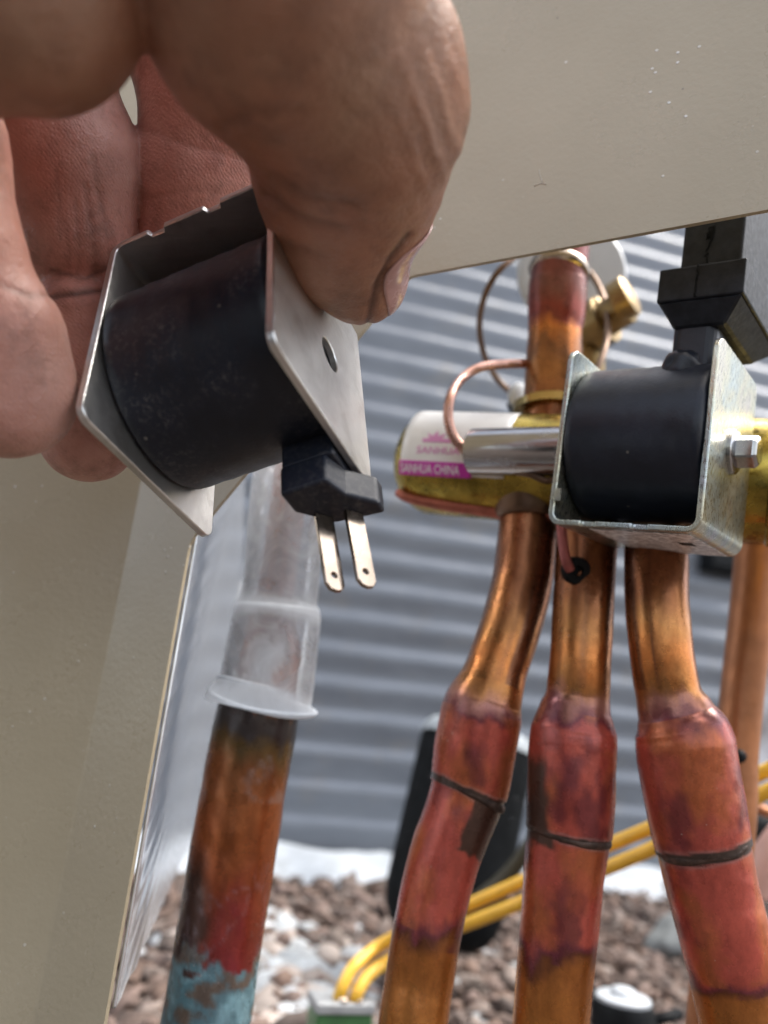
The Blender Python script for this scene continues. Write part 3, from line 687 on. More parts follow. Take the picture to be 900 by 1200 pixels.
# pipe on the right, behind
cen, run, rad = ctrl_path([(893, 560, .330, 27), (889, 640, .326, 26), (881, 720, .320, 25), (871, 800, .314, 24), (863, 880, .308, 24), (858, 950, .303, 27), (845, 1080, .294, 28), (825, 1300, .28, 29)], 12)
rp = thing("copper_pipe", "plain dull orange pipe leaning behind the rightmost valve pipe", "copper pipe", cw(cen[-1])); V, Fc, _, _ = sweep(cen, rad, 48); mesh("pipe_tube", cw(V), Fc, M['copper_o'], rp)
V, Fc = frame_lathe(P(890, 622, .327), P(889, 650, .326)-P(890, 622, .327), [(0, .0112), (.0055, .0112), (.0062, .0105)]); o = mesh("dark_collar", V, Fc, M['copper_d'], rp, autosmooth=40); fix_normals(o)
# little black bolt head on that pipe
V, Fc = frame_lathe(P(866, 886, .296), -_F+.5*_R, [(-.004, .0026), (.001, .0026), (.0022, .0018)], 10); o = mesh("clamp_screw", V, Fc, M['black'], rp); fix_normals(o)

# pipe rising above the valve
cen, run, rad = ctrl_path([(665, 120, .306, 31), (663, 200, .304, 31), (660, 270, .301, 31), (657, 309, .299, 31), (655, 320, .298, 32), (654, 332, .298, 33.5), (653, 350, .297, 34), (652, 372, .296, 33), (650, 388, .295, 31), (649, 420, .293, 32), (648, 470, .290, 34), (647, 500, .289, 35)], 16)
vp = thing("copper_pipe", "short copper pipe rising from the valve top with a silver brazed band", "copper pipe", cw(cen[-1]))
def tintV(ang, run, V):
    n1 = fbm(noise_pts(ang, run, 41, 1.5, .02), 41, 4)-.5; n2 = fbm(noise_pts(ang, run, 45, 2.8, .05), 43, 3)-.5; x = run+n1*60+n2*25
    T = lerp_stops(x, [(200, (.24, .055, .045, .4)), (310, (.22, .06, .05, .4)), (335, (.20, .075, .055, .5)), (365, (.29, .05, .028, .4)), (385, (.24, .045, .026, .4)), (402, OR), (425, (.26, .115, .05, .7)), (450, (.42, .18, .06, .7)), (490, (.30, .12, .06, .7))]); return np.clip(T, 0, 1)
tube_part("riser_pipe", cen, run, rad, run > 0, vp, tintV, 42, 72, bumpamp=.05)
i = int(np.argmin(abs(run-316))); T_ = cen[i+4]-cen[i-4]
V, Fc = frame_lathe(cw(cen[i]), dirw(T_), [(-.002, rad[i]+.0001), (-.0013, rad[i]+.0011), (.0014, rad[i]+.0014), (.0024, rad[i]+.0004)]); o = mesh("silver_band", V, Fc, M['terminal'], vp); fix_normals(o)

# ================================================================== VALVE
A0 = P(471, 541, .301); A1 = P(885, 563, .245); ax = A1-A0; LV = np.linalg.norm(ax); ax /= LV
rv = thing("reversing_valve", "brass reversing valve lying across the pipe tops with a white and magenta label", "valve", A0+ax*.06-np.array([0, 0, .019]))
R_ = .0197; prof = [(0.0002, .002), (.0006, .007), (.002, .0115), (.0045, .0152), (.008, .0177), (.012, .0195), (.016, R_)]+[(x, R_) for x in np.linspace(.02, LV+.0, 24)]+[(LV+.004, R_), (LV+.0045, R_+.0012), (LV+.012, R_+.0012), (LV+.0125, R_-.001), (LV+.06, R_-.001)]
V, Fc = frame_lathe(A0, ax, prof, 72); o = mesh("valve_body", V, Fc, M['brass'], rv); fix_normals(o); o.data.set_sharp_from_angle(angle=math.radians(40))
# label: a curved patch facing the lens; angle measured from the view side
vs = CAM-(A0+ax*.02); vs -= ax*np.dot(vs, ax); vs /= np.linalg.norm(vs); vt = np.cross(vs, ax); vt = vt if vt[2] > 0 else -vt
def lab(x, y, r): a = y/R_; return A0+ax*x+(R_+r)*(math.cos(a)*vs+math.sin(a)*vt)
def patch(name, x0, x1, y0, y1, r, mat, parent, nx=16, ny=18):
    V = np.array([lab(x0+(x1-x0)*i/(nx-1), y0+(y1-y0)*j/(ny-1), r) for i in range(nx) for j in range(ny)]); o = mesh(name, V, grid_faces(nx, ny), mat, parent); 
    fix_normals(o); so = o.modifiers.new("thickness", 'SOLIDIFY'); so.thickness = .00008; return o
lb = patch("paper_label", .0088, .048, -.0040, .028, .00015, M['label'], rv)
patch("magenta_strip", .0085, .0365, -.0046, .0006, .00034, M['mag'], lb)
def text_mesh(txt, size):
    cu = bpy.data.curves.new("t", 'FONT'); cu.body = txt; cu.size = size; cu.resolution_u = 3; cu.offset = size*.012; ob = bpy.data.objects.new("t", cu); COL.objects.link(ob); bpy.context.view_layer.update()
    me = bpy.data.meshes.new_from_object(ob.evaluated_get(bpy.context.evaluated_depsgraph_get())); bm = bmesh.new(); bm.from_mesh(me)
    bmesh.ops.subdivide_edges(bm, edges=bm.edges, cuts=1); v = np.array([x.co[:] for x in bm.verts]); f = [[q.index for q in x.verts] for x in bm.faces]; bm.free(); bpy.data.objects.remove(ob); return v, f
def put_text(name, txt, size, x0, y0, width, r, mat, parent):
    v, f = text_mesh(txt, size); v[:, 0] -= v[:, 0].min(); k = width/v[:, 0].max(); o = mesh(name, [lab(x0+p[0]*k, y0+p[1], r) for p in v], f, mat, parent, smooth=False); fix_normals(o); return o
put_text("printed_lettering", "SANHUA CHINA", .0046, .0092, -.0036, .0228, .00050, M['label'], lb)
put_text("printed_brand_lettering", "SANHUA", .0036, .0150, .0034, .0165, .00040, M['pinkp'], lb)
cr_ = [(0, 0), (.013, 0), (.0115, .0018), (.0075, .0018), (.0085, .0046), (.0058, .0030), (.0050, .0060), (.0036, .0030), (.0014, .0046), (.0024, .0018), (.0, .0018)]
V = [lab(.0165+x, .0076+y*.8, .00040) for x, y in cr_]; o = mesh("printed_emblem", V, [list(range(len(cr_)))], M['pinkp'], lb, smooth=False); fix_normals(o)
# copper saddle strip below the body and its branch
pts = [P(x, y, d) for x, y, d in ((466, 577, .286), (480, 584, .283), (520, 592, .279), (560, 597, .275), (600, 602, .270), (640, 603, .264), (690, 603, .258))]
c_ = catmull(np.array(pts), 10); V, Fc, ang, idx = sweep(c_, np.linspace(.0016, .0030, len(c_)), 16); o = mesh("copper_saddle", V, Fc, m_simple("red_copper_saddle", (.40, .13, .09), .4, .6, 140, .4).m, rv)
for (x, y, d, r) in ((620, 600, .271, 41), (688, 612, .257, 40), (769, 620, .246, 41)):
    p = P(x, y, d); V, Fc = frame_lathe(p+np.array([0, 0, .006]), np.array([0, 0, -1.]), [(0, r*d/FPX*1.0), (.007, r*d/FPX), (.009, r*d/FPX*.9)]); o = mesh("branch_socket", V, Fc, M['copper_d'], rv, autosmooth=40); fix_normals(o)
# bright ring on top where the riser enters
p = P(647, 487, .289); V, Fc = frame_lathe(p, np.array([0, 0, 1.]), [(0, .0150), (.003, .0150), (.0045, .0128)]); o = mesh("riser_socket", V, Fc, M['brass_b'], rv, autosmooth=40); fix_normals(o)
# polished pilot tube on the coil axis
p0, p1 = CF_R((-62.5, .6, 0)), CF_R((-20, .6, 0)); V, Fc = frame_lathe(p0, p1-p0, [(0, .0068), (.0008, .0080), (.043, .0080)], 64); o = mesh("pilot_tube", V, Fc, M['chrome'], rv, autosmooth=50); fix_normals(o)
# small dark clip beneath the pilot tube
V, Fc, _, _ = sweep(catmull(np.array([P(606, 553, .250), P(622, 556, .247), P(640, 563, .245), (P(655, 560, .243))]), 8), .0012, 10); mesh("pilot_bracket", V, Fc, M['copper_d'], rv)
# capillary from the pilot end, looping up
pts = [CF_R((-58, .6, 0)), CF_R((-64, .6, 0)), P(541, 524, .264), P(530, 509, .264), P(525, 487, .265), P(529, 462, .268), P(542, 443, .278), P(562, 431, .282), P(590, 427, .287), P(617, 426, .292), P(650, 426, .31)]
V, Fc, _, _ = sweep(catmull(np.array(pts), 12), .00175, 20); o = mesh("pilot_capillary", V, Fc, M['copper_p'], rv); o['label'] = "pinkish copper capillary looping from the polished tube"
# thin red capillary beside the middle pipe, ending in a dark grommet
pts = [P(657, 604, .242), P(659, 630, .2405), P(663, 655, .2385), P(668, 668, .2395)]; V, Fc, _, _ = sweep(catmull(np.array(pts), 10), .0016, 14); mesh("drop_capillary", V, Fc, m_simple("dusky_red_copper", (.34, .10, .09), .45, .4, 200, .3).m, rv)
c0 = P(676, 669, .2405); nrm = -_F+.12*_R; V, Fc = frame_lathe(c0-nrm/np.linalg.norm(nrm)*.0025, nrm, [(0, .0044), (.0030, .0044), (.0036, .0038), (.0036, .0018), (.0022, .0015)], 32); o = mesh("dark_ring", V, Fc, M['black'], rv, autosmooth=40); fix_normals(o)

# big dark capillary loop behind the riser
pts = []
for k in range(37):
    a = math.radians(85-k*10) ; pts.append(P(637+75*math.cos(a), 382-90*math.sin(a), .345+.02*math.sin(a*2)))
pts = [P(600+i*4, 500-i*6, .35) for i in range(0)]+pts
V, Fc, _, _ = sweep(catmull(np.array(pts), 5), .0014, 14); o = mesh("capillary_loop", V, Fc, M['copper_d']); props(o, "thin dark capillary coiled in a wide loop behind the riser pipe", "tube")
# black clip at the foot of the loop with a pale tag
t = thing("clip", "small black clip with a pale tab where the dark loop ends", "clip", P(607, 480, .33))
V, Fc, _, _ = sweep(np.array([P(598, 472, .335), P(606, 480, .333), P(616, 489, .33)]), np.array([.002, .0034, .003]), 12); mesh("clip_jaw", V, Fc, M['black'], t)
V, Fc = pebble(P(606, 462, .332), (.0042, .0016, .0058), 3, 2); mesh("pale_tab", V, Fc, M['white'], t)
# service valve with round white cap
sv = thing("service_valve", "brass service fitting with a pale round cap, half hidden behind the riser", "valve", P(700, 400, .37))
V, Fc = frame_lathe(P(668, 324, .385), -_F+.1*_R, [(0, .0275), (.004, .028), (.006, .026), (.0062, .001)], 64); o = mesh("round_cap", V, Fc, M['white'], sv, autosmooth=40); fix_normals(o)
V, Fc = frame_lathe(P(672, 398, .372), P(735, 358, .352)-P(672, 398, .372), [(0, .009), (.010, .009), (.011, .012), (.019, .012), (.0195, .0085), (.030, .0085), (.031, .007)], 12); o = mesh("brass_stem", V, Fc, M['brass_d'], sv, autosmooth=30); fix_normals(o)
V, Fc = frame_lathe(P(722, 356, .352), P(740, 345, .348)-P(722, 356, .352), [(0, .0098), (.007, .0098), (.008, .008)], 32); o = mesh("brass_cap", V, Fc, M['brass_d'], sv, autosmooth=40); fix_normals(o)
V, Fc, _, _ = sweep(np.array([P(684, 392, .372), P(688, 430, .37), P(690, 480, .37), P(692, 560, .37)]), np.array([.011, .0085, .0085, .0085]), 20); o = mesh("brass_body", V, Fc, M['brass_d'], sv)

# ================================================================== BEHIND THE PIPES
def rounded_can(name, p0, p1, r, mat, label, cat, capmat):
    d = p1-p0; L_ = np.linalg.norm(d); t = thing(name, label, cat, p1)
    pr = [(.0, r*.55), (.002, r*.8), (.008, r*.97), (.016, r)]+[(x, r) for x in np.linspace(.03, L_-.03, 8)]+[(L_-.030, r*.985), (L_-.018, r*.93), (L_-.008, r*.80), (L_-.002, r*.60), (L_, r*.3)]
    V, Fc = frame_lathe(p0, d, pr, 64); o = mesh("can_body", V, Fc, mat, t, autosmooth=50); fix_normals(o)
    V, Fc = frame_lathe(p0-d/L_*.0015, d, [(-.004, r*.62), (-.001, r*.86), (.006, r*1.0), (.012, r*1.012)], 64); o = mesh("can_lid", V, Fc, capmat, t, autosmooth=50); fix_normals(o)
    rng = np.random.default_rng(6); u = np.cross(d/L_, np.array([0, 0, 1.])); u /= np.linalg.norm(u); w = np.cross(d/L_, u); parts = []
    tow = CAM-p1; tow -= d/L_*np.dot(tow, d/L_); tow /= np.linalg.norm(tow); sd_ = np.cross(d/L_, tow)
    for k in range(10):
        a = rng.uniform(-1.2, 1.2); x = rng.uniform(.25, .95)*L_; nn = math.cos(a)*tow+math.sin(a)*sd_; s = rng.uniform(.0007, .0013)
        v, f = pebble(np.zeros(3), (s, s, s), k, 1); parts.append((v+p0+d/L_*x+nn*r, f))
    V, Fc = join_parts(parts); o = mesh("water_drops", V, Fc, M['drop'], t); o['kind'] = 'stuff'; return t
_d = Mat("water_drop"); _d.set(Base_Color=(.9, .93, .95), Roughness=.05, Transmission_Weight=.9, IOR=1.33); M['drop'] = _d.m
rounded_can("canister", P(562, 858, .66), P(510, 1106, .60), .0485, m_simple('matt_black_rubber', (.008, .009, .010), .75, 0, 90, .3).set(Specular_IOR_Level=.05).m, "black rounded canister with water drops leaning behind the leftmost valve pipe", "canister", m_simple("grey_lid", (.30, .33, .35), .4, 0, 30, .2).m)
# dark olive hose crossing the canister
V, Fc, _, _ = sweep(catmull(np.array([P(560, 1055, .53), P(600, 1020, .52), P(640, 960, .51), P(668, 900, .50)]), 8), .0052, 14); o = mesh("dark_hose", V, Fc, m_simple("olive_hose", (.035, .03, .015), .5).m); props(o, "dark olive hose crossing in front of the black canister", "hose")
# black box on the wall
t = thing("junction_box", "dark box on the ribbed wall, under the fixed coil's right side", "junction box", wall_pt(0, 0))
cpt = ray_plane(842, 655, WB, wn); u = rdw; parts = []
V, Fc = box((-.055, -.036, 0.004), (.055, .036, .045)); V = np.array([cpt+u*v[0]+np.array([0, 0, v[1]])+wn*v[2] for v in V]); t.location = Vector(cpt)
bpy.context.view_layer.update()
o = mesh("box_body", V, Fc, M['black'], t, smooth=False); fix_normals(o); o.modifiers.new("bevel", 'BEVEL').width = .004
V, Fc = box((-.050, -.031, 0.045), (.050, .031, .051)); V = np.array([cpt+u*v[0]+np.array([0, 0, v[1]])+wn*v[2] for v in V]); o = mesh("box_cover", V, Fc, M['black'], t, smooth=False); fix_normals(o); o.modifiers.new("bevel", 'BEVEL').width = .002

# yellow wires into the green block
GW = "yellow wires running behind the pipes"
for lab_, pts in (("upper of two yellow wires, arching into the green block", [(1000, 862, .330), (905, 900, .345), (770, 967, .365), (660, 1012, .395), (560, 1056, .42), (490, 1085, .44), (445, 1108, .452), (415, 1133, .436), (401, 1158, .427), (397, 1174, .426)]),
                   ("lower of two yellow wires, arching into the green block", [(1000, 886, .320), (905, 925, .335), (775, 990, .355), (660, 1038, .385), (560, 1078, .41), (500, 1100, .44), (458, 1124, .448), (432, 1143, .436), (419, 1163, .427), (415, 1178, .426)])):
    c_ = catmull(np.array([P(*q) for q in pts]), 10); V, Fc, _, _ = sweep(c_, np.linspace(.0031, .0036, len(c_)), 20)
    o = mesh("yellow_wire", V, Fc, M['yellow']); props(o, lab_, "wire", GW)
gb = thing("terminal_block", "green block with a grey top where both yellow wires end", "terminal block", ground_at(398, 1210))
gx = dirw(np.array([.95, -.12, .28])); gx[2] = 0; gx /= np.linalg.norm(gx); gy = np.array([-gx[1], gx[0], 0]); gp = P(398, 1168, .430); gp = np.array([gp[0], gp[1], gp[2]])
def gbox(name, x0, x1, y0, y1, z0, z1, mat, bv=.001):
    V, Fc = box((x0, y0, z0), (x1, y1, z1)); V = np.array([gp+gx*v[0]+gy*v[1]+np.array([0, 0, v[2]]) for v in V]); o = mesh(name, V, Fc, mat, gb, smooth=False); fix_normals(o); o.modifiers.new("bevel", 'BEVEL').width = bv; return o
gz = -gp[2]
gbox("block_body", -.0145, .0175, -.010, .012, gz+.001, -.006, M['green']); gbox("block_top", -.0155, .0185, -.011, .013, -.0058, .0, M['grey'])
for x_ in (.0, .0085):
    V, Fc = frame_lathe(gp+gx*x_-gy*.0075+np.array([0, 0, -.002]), np.array([0, 0, 1.]), [(0, .0032), (.003, .0032), (.0042, .0022)], 16); o = mesh("clamp_screw", V, Fc, M['terminal'], gb); fix_normals(o)

# washer cap, slab and sprout
wc = thing("washer_cap", "round white washer on a black screw base at the bottom edge", "washer", ground_at(730, 1178))
g0 = P(730, 1181, .50); g0[2] = max(.012, g0[2]-.012); V, Fc = frame_lathe(g0, np.array([0, 0, 1.]), [(-.03, .012), (0, .012), (.0005, .021), (.012, .0205), (.016, .019)], 48); o = mesh("black_base", V, Fc, M['black'], wc, autosmooth=40); fix_normals(o)
V, Fc = frame_lathe(g0+np.array([0, 0, .0162]), np.array([0, 0, 1.]), [(0, .0175), (.002, .0175), (.003, .016), (.003, .0085), (.005, .008), (.007, .007), (.0078, .004)], 48); o = mesh("washer_disc", V, Fc, M['white'], wc, autosmooth=50); fix_normals(o)
V, Fc, _, _ = sweep(np.array([g0+_R*.018+np.array([0, -.004, .006]), g0+_R*.030+np.array([0, .0, .007]), g0+_R*.040+np.array([0, .008, .006])]), .0035, 12); mesh("black_tail", V, Fc, M['black'], wc)
g1 = ground_at(772, 1128); V, Fc = pebble(np.zeros(3), (.075, .05, .020), 17, 4); a_ = .55; V = V @ np.array(Matrix.Rotation(-.30, 3, 'Y')).T + g1+np.array([.035, -.01, .030])
o = mesh("stone_slab", V, Fc, M['stone'], attrs={'tint': np.tile([.20, .215, .215, 1], (len(V), 1))}); props(o, "flat grey slab lying tilted on the mulch behind the rightmost valve pipe", "stone")
sp = thing("sprout", "tiny bright green sprout in the mulch beside the grey slab", "plant", ground_at(780, 1128)); gs = ground_at(776, 1130)
for k in range(9):
    a = k*2.4; d = np.array([math.cos(a), math.sin(a), 0]); n_ = np.array([-math.sin(a), math.cos(a), 0]); l_ = .010+.004*(k % 3)
    b0 = gs+np.array([0, 0, .012]); V = [b0, b0+d*l_*.5+n_*.0035+np.array([0, 0, .005]), b0+d*l_+np.array([0, 0, .003]), b0+d*l_*.5-n_*.0035+np.array([0, 0, .005])]
    o = mesh("leaf", V, [(0, 1, 2, 3)], M['sprout'], sp, smooth=False); o.modifiers.new("t", 'SOLIDIFY').thickness = .0004
V, Fc, _, _ = sweep(np.array([gs, gs+np.array([0, 0, .006]), gs+np.array([.001, 0, .013])]), .0010, 8); mesh("stem", V, Fc, M['sprout'], sp)
# right edge clutter
t = thing("sheet_label", "pale crumpled sheet hanging behind the dull orange pipe at the right edge", "sheet", P(905, 860, .52)); V = []
for i in range(14):
    for j in range(14):
        px, py = 872+9*i, 760+15*j; V.append(P(px, py, .50+.02*fbm(np.array([[i*.4, j*.4, 2.]]), 6)[0]+.002*i))
o = mesh("sheet", V, grid_faces(14, 14), m_simple("pale_sheet", (.50, .52, .56), .5, 0, 60, .35).m, t); so = o.modifiers.new("t", 'SOLIDIFY'); so.thickness = .0006
V, Fc, _, _ = sweep(catmull(np.array([P(866, 925, .43), P(878, 940, .43), P(895, 950, .43), P(925, 958, .43), (P(970, 955, .43))]), 8), .0030, 14); o = mesh("bent_tube", V, Fc, M['copper_o']); props(o, "thin orange copper tube curving past the sheet at the right edge", "tube")
V, Fc, _, _ = sweep(catmull(np.array([P(868, 985, .46), P(895, 975, .46), P(930, 985, .46), P(980, 1010, .46)]), 8), .012, 14); o = mesh("black_hose", V, Fc, M['black']); props(o, "thick black hose at the right edge beside the rightmost valve pipe", "hose")
V, Fc, _, _ = sweep(catmull(np.array([P(882, 1045, .40), P(895, 1015, .40), P(915, 985, .40), P(945, 950, .40)]), 8), .0085, 16); o = mesh("pink_hose", V, Fc, M['pink']); props(o, "pale pink hose end at the right edge below the black hose", "hose")

# ================================================================== HAND
import openvdb
vox = .75; LO = np.array([-175., -5., 78.]); HI = np.array([28., 190., 232.]); NG = np.ceil((HI-LO)/vox).astype(int)
G = np.full(NG, 50., np.float32)
def cmm(px, py, d, r): return np.array([(px-450)/FPX*d, (600-py)/FPX*d, d]), r*d/FPX
def smin(a, b, k):
    h = np.maximum(k-np.abs(a-b), 0)/k; return np.minimum(a, b)-h*h*k*.25
def seg_sdf(X, a, ra, b, rb):
    ba = b-a; pa = [X[i]-a[i] for i in range(3)]; h = np.clip((pa[0]*ba[0]+pa[1]*ba[1]+pa[2]*ba[2])/np.dot(ba, ba), 0, 1)
    return np.sqrt(sum((pa[i]-ba[i]*h)**2 for i in range(3)))-(ra+(rb-ra)*h)
def digit_eval(chains, X, kin, kjoint):
    out = None
    for ch in chains:
        c = [cmm(*q) for q in ch]; d = None
        for (a, ra), (b, rb) in zip(c[:-1], c[1:]):
            s = seg_sdf(X, a, ra, b, rb); d = s if d is None else smin(d, s, kin)
        out = d if out is None else smin(out, d, kjoint)
    return out
DIG = {
 'thumb': ([[(310, -190, 108, 165), (322, -60, 118, 160), (330, 5, 125, 156), (400, 92, 138, 137), (414, 130, 143, 126), (408, 215, 157, 104), (402, 285, 166, 74), (424, 331, 172, 49)]], 5., 3.),
 'thenar': ([[(-330, -60, 120, 150), (-120, -20, 112, 136), (30, -16, 114, 139)]], 6., 3.),
 'middle': ([[(0, -60, 170, 95), (34, 75, 178, 88), (76, 190, 184, 84), (86, 282, 186, 71)], [(92, 385, 184, 62), (104, 440, 183, 60), (104, 508, 180, 57)]], 5., 2.2),
 'index': ([[(60, -160, 178, 115), (200, -30, 186, 92), (264, 112, 190, 90), (248, 190, 195, 86)], [(240, 240, 197, 80), (236, 310, 200, 72)]], 5., 5.),
 'ring': ([[(-150, 20, 142, 92), (-90, 160, 142, 82), (-52, 296, 143, 78)], [(-6, 396, 146, 80), (12, 461, 149, 76)]], 6., 6.),
 'little': ([[(-260, 60, 138, 84), (-210, 200, 138, 72), (-160, 330, 140, 66), (-130, 430, 143, 60)]], 5., 3.),
 'palm': ([[(-520, -360, 140, 190), (-300, -190, 146, 210), (-120, -120, 152, 170)], [(-300, -190, 146, 200), (-230, 0, 140, 110)], [(-200, -160, 135, 150), (120, -190, 125, 150), (310, -190, 110, 150)], [(-120, -120, 160, 150), (60, -170, 172, 120)]], 8., 8.),
}
ks = {'thumb': 8., 'thenar': 1.6, 'middle': .8, 'index': .8, 'ring': .8, 'little': 1.6, 'palm': 8.}
for name in ('palm', 'thumb', 'thenar', 'middle', 'index', 'ring', 'little'):
    chains, kin, kj = DIG[name]; allp = [cmm(*q) for ch in chains for q in ch]
    lo = np.min([p-r for p, r in allp], 0)-9; hi = np.max([p+r for p, r in allp], 0)+9
    i0 = np.clip(((lo-LO)/vox).astype(int), 0, NG); i1 = np.clip(((hi-LO)/vox).astype(int)+1, 0, NG)
    X = np.meshgrid(*[(LO[k]+np.arange(i0[k], i1[k])*vox).astype(np.float32) for k in range(3)], indexing='ij', sparse=True)
    d = digit_eval(chains, X, kin, kj).astype(np.float32); sl = tuple(slice(i0[k], i1[k]) for k in range(3)); G[sl] = smin(G[sl], d, ks[name]) if name != 'palm' else np.minimum(G[sl], d)
G[0, :, :] = np.maximum(G[0], .5); G[:, -1, :] = np.maximum(G[:, -1], .5); G[:, :, 0] = np.maximum(G[:, :, 0], .5); G[:, :, -1] = np.maximum(G[:, :, -1], .5)
grid = openvdb.FloatGrid(4*vox); grid.copyFromArray(np.clip(G, -4*vox, 4*vox)); grid.transform = openvdb.createLinearTransform(voxelSize=vox)
hp, hq = grid.convertToQuads(isovalue=0.0); hp = hp.astype(float)+LO; del G
# detail sculpting along normals
def vnormals(V, Q):
    n = np.zeros_like(V); a = V[Q[:, 1]]-V[Q[:, 0]]; b = V[Q[:, 3]]-V[Q[:, 0]]; fn = np.cross(a, b)
    for k in range(4): np.add.at(n, Q[:, k], fn)
    return n/np.maximum(np.linalg.norm(n, axis=1), 1e-9)[:, None]
hq = hq.astype(int); nr = vnormals(hp, hq)
D_ = {}
for name in ('thumb', 'thenar', 'middle', 'index', 'ring'):
    chains, kin, kj = DIG[name]; D_[name] = digit_eval(chains, (hp[:, 0], hp[:, 1], hp[:, 2]), kin, kj)
# make sure normals point outwards
tst = digit_eval(DIG['thumb'][0], tuple((hp+nr*.5)[:, k] for k in range(3)), 5., 3.)-D_['thumb']; near = D_['thumb'] < .3
if np.mean(tst[near]) < 0: nr = -nr; hq = hq[:, ::-1]
spx = 450+hp[:, 0]/hp[:, 2]*FPX; spy = 600-hp[:, 1]/hp[:, 2]*FPX; pp = np.stack([spx, spy], 1)
crease = np.zeros(len(hp)); disp = np.zeros(len(hp))
def seg_dist(p, a, b):
    a = np.array(a, float); b = np.array(b, float); h = np.clip(((p-a)@(b-a))/np.dot(b-a, b-a), 0, 1); q = a+h[:, None]*(b-a); return np.linalg.norm(p-q, axis=1), h
wob = (fbm(hp*.18, 51, 3)-.5)*9
def groove(poly, depth, width, sel, dirt=.5, fade=True):
    global disp, crease
    best = np.full(len(hp), 1e9)
    for a, b in zip(poly[:-1], poly[1:]): best = np.minimum(best, seg_dist(pp+wob[:, None]*np.array([.5, .5]), a, b)[0])
    g_ = np.exp(-(best/width)**2)*sel; disp -= depth*g_; crease = np.maximum(crease, dirt*np.exp(-(best/(width*.8))**2)*sel)
def is_(name, tol=.9): return (D_[name] < tol).astype(float)
th_, mi_, in_, ri_ = is_('thumb'), is_('middle'), is_('index'), is_('ring')
# knuckle wrinkles of the thumb (catch the light on the right)
ph = ((spx-515)*.82+(spy-110)*-.30+wob*1.0); msk = np.exp(-(((spx-512)/46)**2+((spy-125)/95)**2))*th_
ph = ph+14*(fbm(hp*.06, 57, 2)-.5); amp = .3+1.2*fbm(hp*.10, 58, 2); disp += msk*amp*.34*((.5+.5*np.cos(ph/23*2*math.pi))**2-.3); crease = np.maximum(crease, msk*.16*(.5-.5*np.cos(ph/23*2*math.pi))**4)
groove([(310, 228), (350, 255), (400, 268)], .55, 7, th_, .35); groove([(318, 205), (362, 232), (420, 240)], .35, 6, th_, .25); groove([(330, 285), (380, 300)], .3, 6, th_, .2); groove([(262, 150), (300, 130), (350, 130)], .4, 9, th_, .2)
# middle finger: long vertical wrinkles and the joint crease
for x0, y0, x1, y1, dp in ((100, 215, 112, 330, .35), (88, 235, 92, 330, .28), (117, 225, 130, 318, .35), (128, 260, 136, 325, .25), (75, 260, 82, 325, .22), (108, 180, 118, 250, .2), (66, 200, 70, 280, .15)): groove([(x0, y0), ((x0+x1)/2+2, (y0+y1)/2), (x1, y1)], dp*.8, 3.4, mi_, .22)
groove([(20, 352), (60, 348), (100, 342), (150, 336)], .45, 5, mi_, .75); groove([(60, 318), (100, 326), (125, 315)], .3, 3, mi_, .5)
groove([(165, 150), (220, 170), (300, 190)], .22, 4, in_, .12); groove([(165, 232), (230, 222), (300, 232)], .2, 3.5, in_, .12)
groove([(480, 276), (456, 305), (442, 335), (434, 366), (432, 384)], .55, 5, th_, .8)
groove([(-10, 330), (30, 345), (60, 345)], .3, 5, ri_, .3)
disp += .5*(fbm(hp*.11, 61, 3)-.5)+.22*(fbm(hp*.5, 71, 3)-.5)
hp2 = hp+nr*disp[:, None]
mn = np.stack([D_['thumb'], D_['thenar'], D_['middle'], D_['index'], D_['ring']], 1); pinkw = sstep(-1.0, 1.0, np.minimum(mn[:, 0], mn[:, 1])-np.minimum(np.minimum(mn[:, 2], mn[:, 3]), mn[:, 4])+ .0)
TAN = np.array([.375, .192, .122, 1.]); PINK = np.array([.62, .335, .275, 1.]); RINGC = np.array([.44, .21, .16, 1.])
T = TAN*(1-pinkw[:, None])+PINK*pinkw[:, None]; rw = sstep(.6, -.6, D_['ring'])*.8; T = T*(1-rw[:, None])+RINGC*rw[:, None]
n_ = fbm(hp*.05, 81, 3)-.5; T[:, 0] *= 1+.25*n_; T[:, 1] *= 1-.15*n_; T[:, 2] *= 1-.25*n_
padw = pinkw*1.0
hand = mesh("hand", cw(hp2/1000), hq.tolist(), M['skin'], None, attrs={'tint': np.clip(T, 0, 1), 'crease': np.clip(crease, 0, 1), 'pad': padw}, loc=P(100, 20, .14))
props(hand, "bare grimy hand reaching in from above, pinching the loose coil between thumb and fingers", "hand")
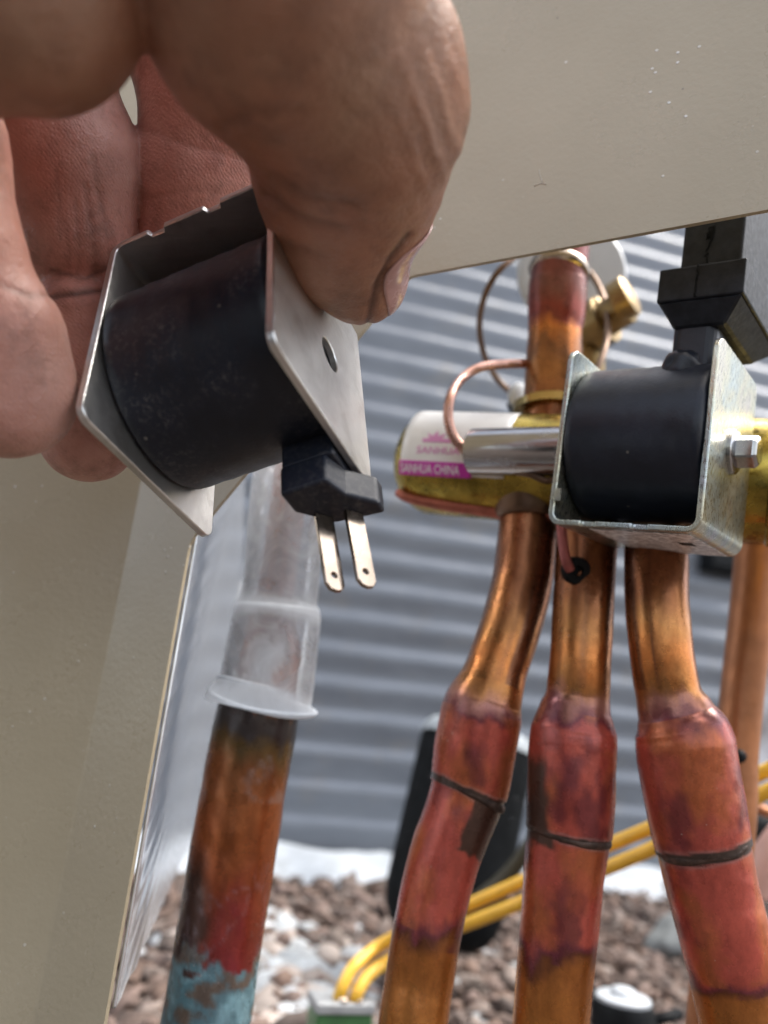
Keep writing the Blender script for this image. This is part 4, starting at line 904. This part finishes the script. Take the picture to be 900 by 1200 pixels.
# thumbnail
tc = [cmm(*q) for q in DIG['thumb'][0][0]]
a_, ra_ = tc[-3]; b_, rb_ = tc[-2]; c_, rc2 = tc[-1]
ns, na = 26, 26; V = []
Xd = np.array([1., 0, 0]); Zd = np.array([0, 0, -1.])
thc = math.radians(60); 
for i in range(ns):
    s = .30+1.50*i/(ns-1)             # 0 at second last joint, 1 at the tip centre
    if s < 0: cc = b_+(b_-a_)*s; 
    else: cc = b_+(c_-b_)*s
    ax_ = (c_-b_)/np.linalg.norm(c_-b_)
    wv = 50*math.sqrt(max(0, 1-((i/(ns-1)-.55)/.62)**4))
    for j in range(na):
        f = -1+2*j/(na-1); phi = thc+math.radians(wv)*f; d = math.cos(phi)*Zd+math.sin(phi)*Xd; d = d-ax_*np.dot(d, ax_); d /= np.linalg.norm(d)
        lo_, hi_ = 0., 40.
        for _ in range(22):
            md = (lo_+hi_)/2; q = cc+d*md
            if digit_eval(DIG['thumb'][0], (q[0], q[1], q[2]), 5., 3.) < 0: lo_ = md
            else: hi_ = md
        V.append(cc+d*(lo_+.42-.40*abs(f)**4+ .18*(1-abs(f))))
V = np.array(V)
o = mesh("thumbnail", cw(V/1000), grid_faces(ns, na), M['nail'], hand); fix_normals(o); so = o.modifiers.new("t", 'SOLIDIFY'); so.thickness = .0004; so.offset = 0

V, Fc, ang, idx = sweep(catmull(np.array([cw(np.array(q)) for q in ((-.115, .12, .140), (-.19, .17, .09), (-.27, .20, -.02), (-.34, .20, -.18), (-.38, .16, -.34))]), 8), np.linspace(.052, .075, 33), 40)
V = V+(fbm(V*38, 91, 3)-.5)[:, None]*.010
o = mesh("sleeve", V, Fc, m_simple("added_shade_cloth", (.035, .04, .055), .8, 0, 300, .3, .0004, 900).m, hand)  # unseen arm sleeve, added to block light and darken the cabinet's left side

V, Fc, ang, idx = sweep(catmull(np.array([cw(np.array(q)) for q in ((-.37, .22, -.36), (-.34, .14, -.44), (-.24, -.02, -.48), (-.16, -.20, -.46), (-.12, -.34, -.40))]), 8), np.concatenate([np.linspace(.09, .20, 12), np.full(21, .20)]), 40)
V = V+(fbm(V*14, 95, 3)-.5)[:, None]*.03; V[:, 2] = np.maximum(V[:, 2], .004)
o = mesh("added_shade_jacket", V, Fc, bpy.data.materials["added_shade_cloth"], hand)  # unseen torso behind the camera, added to shade the cabinet and reflect darkly in it
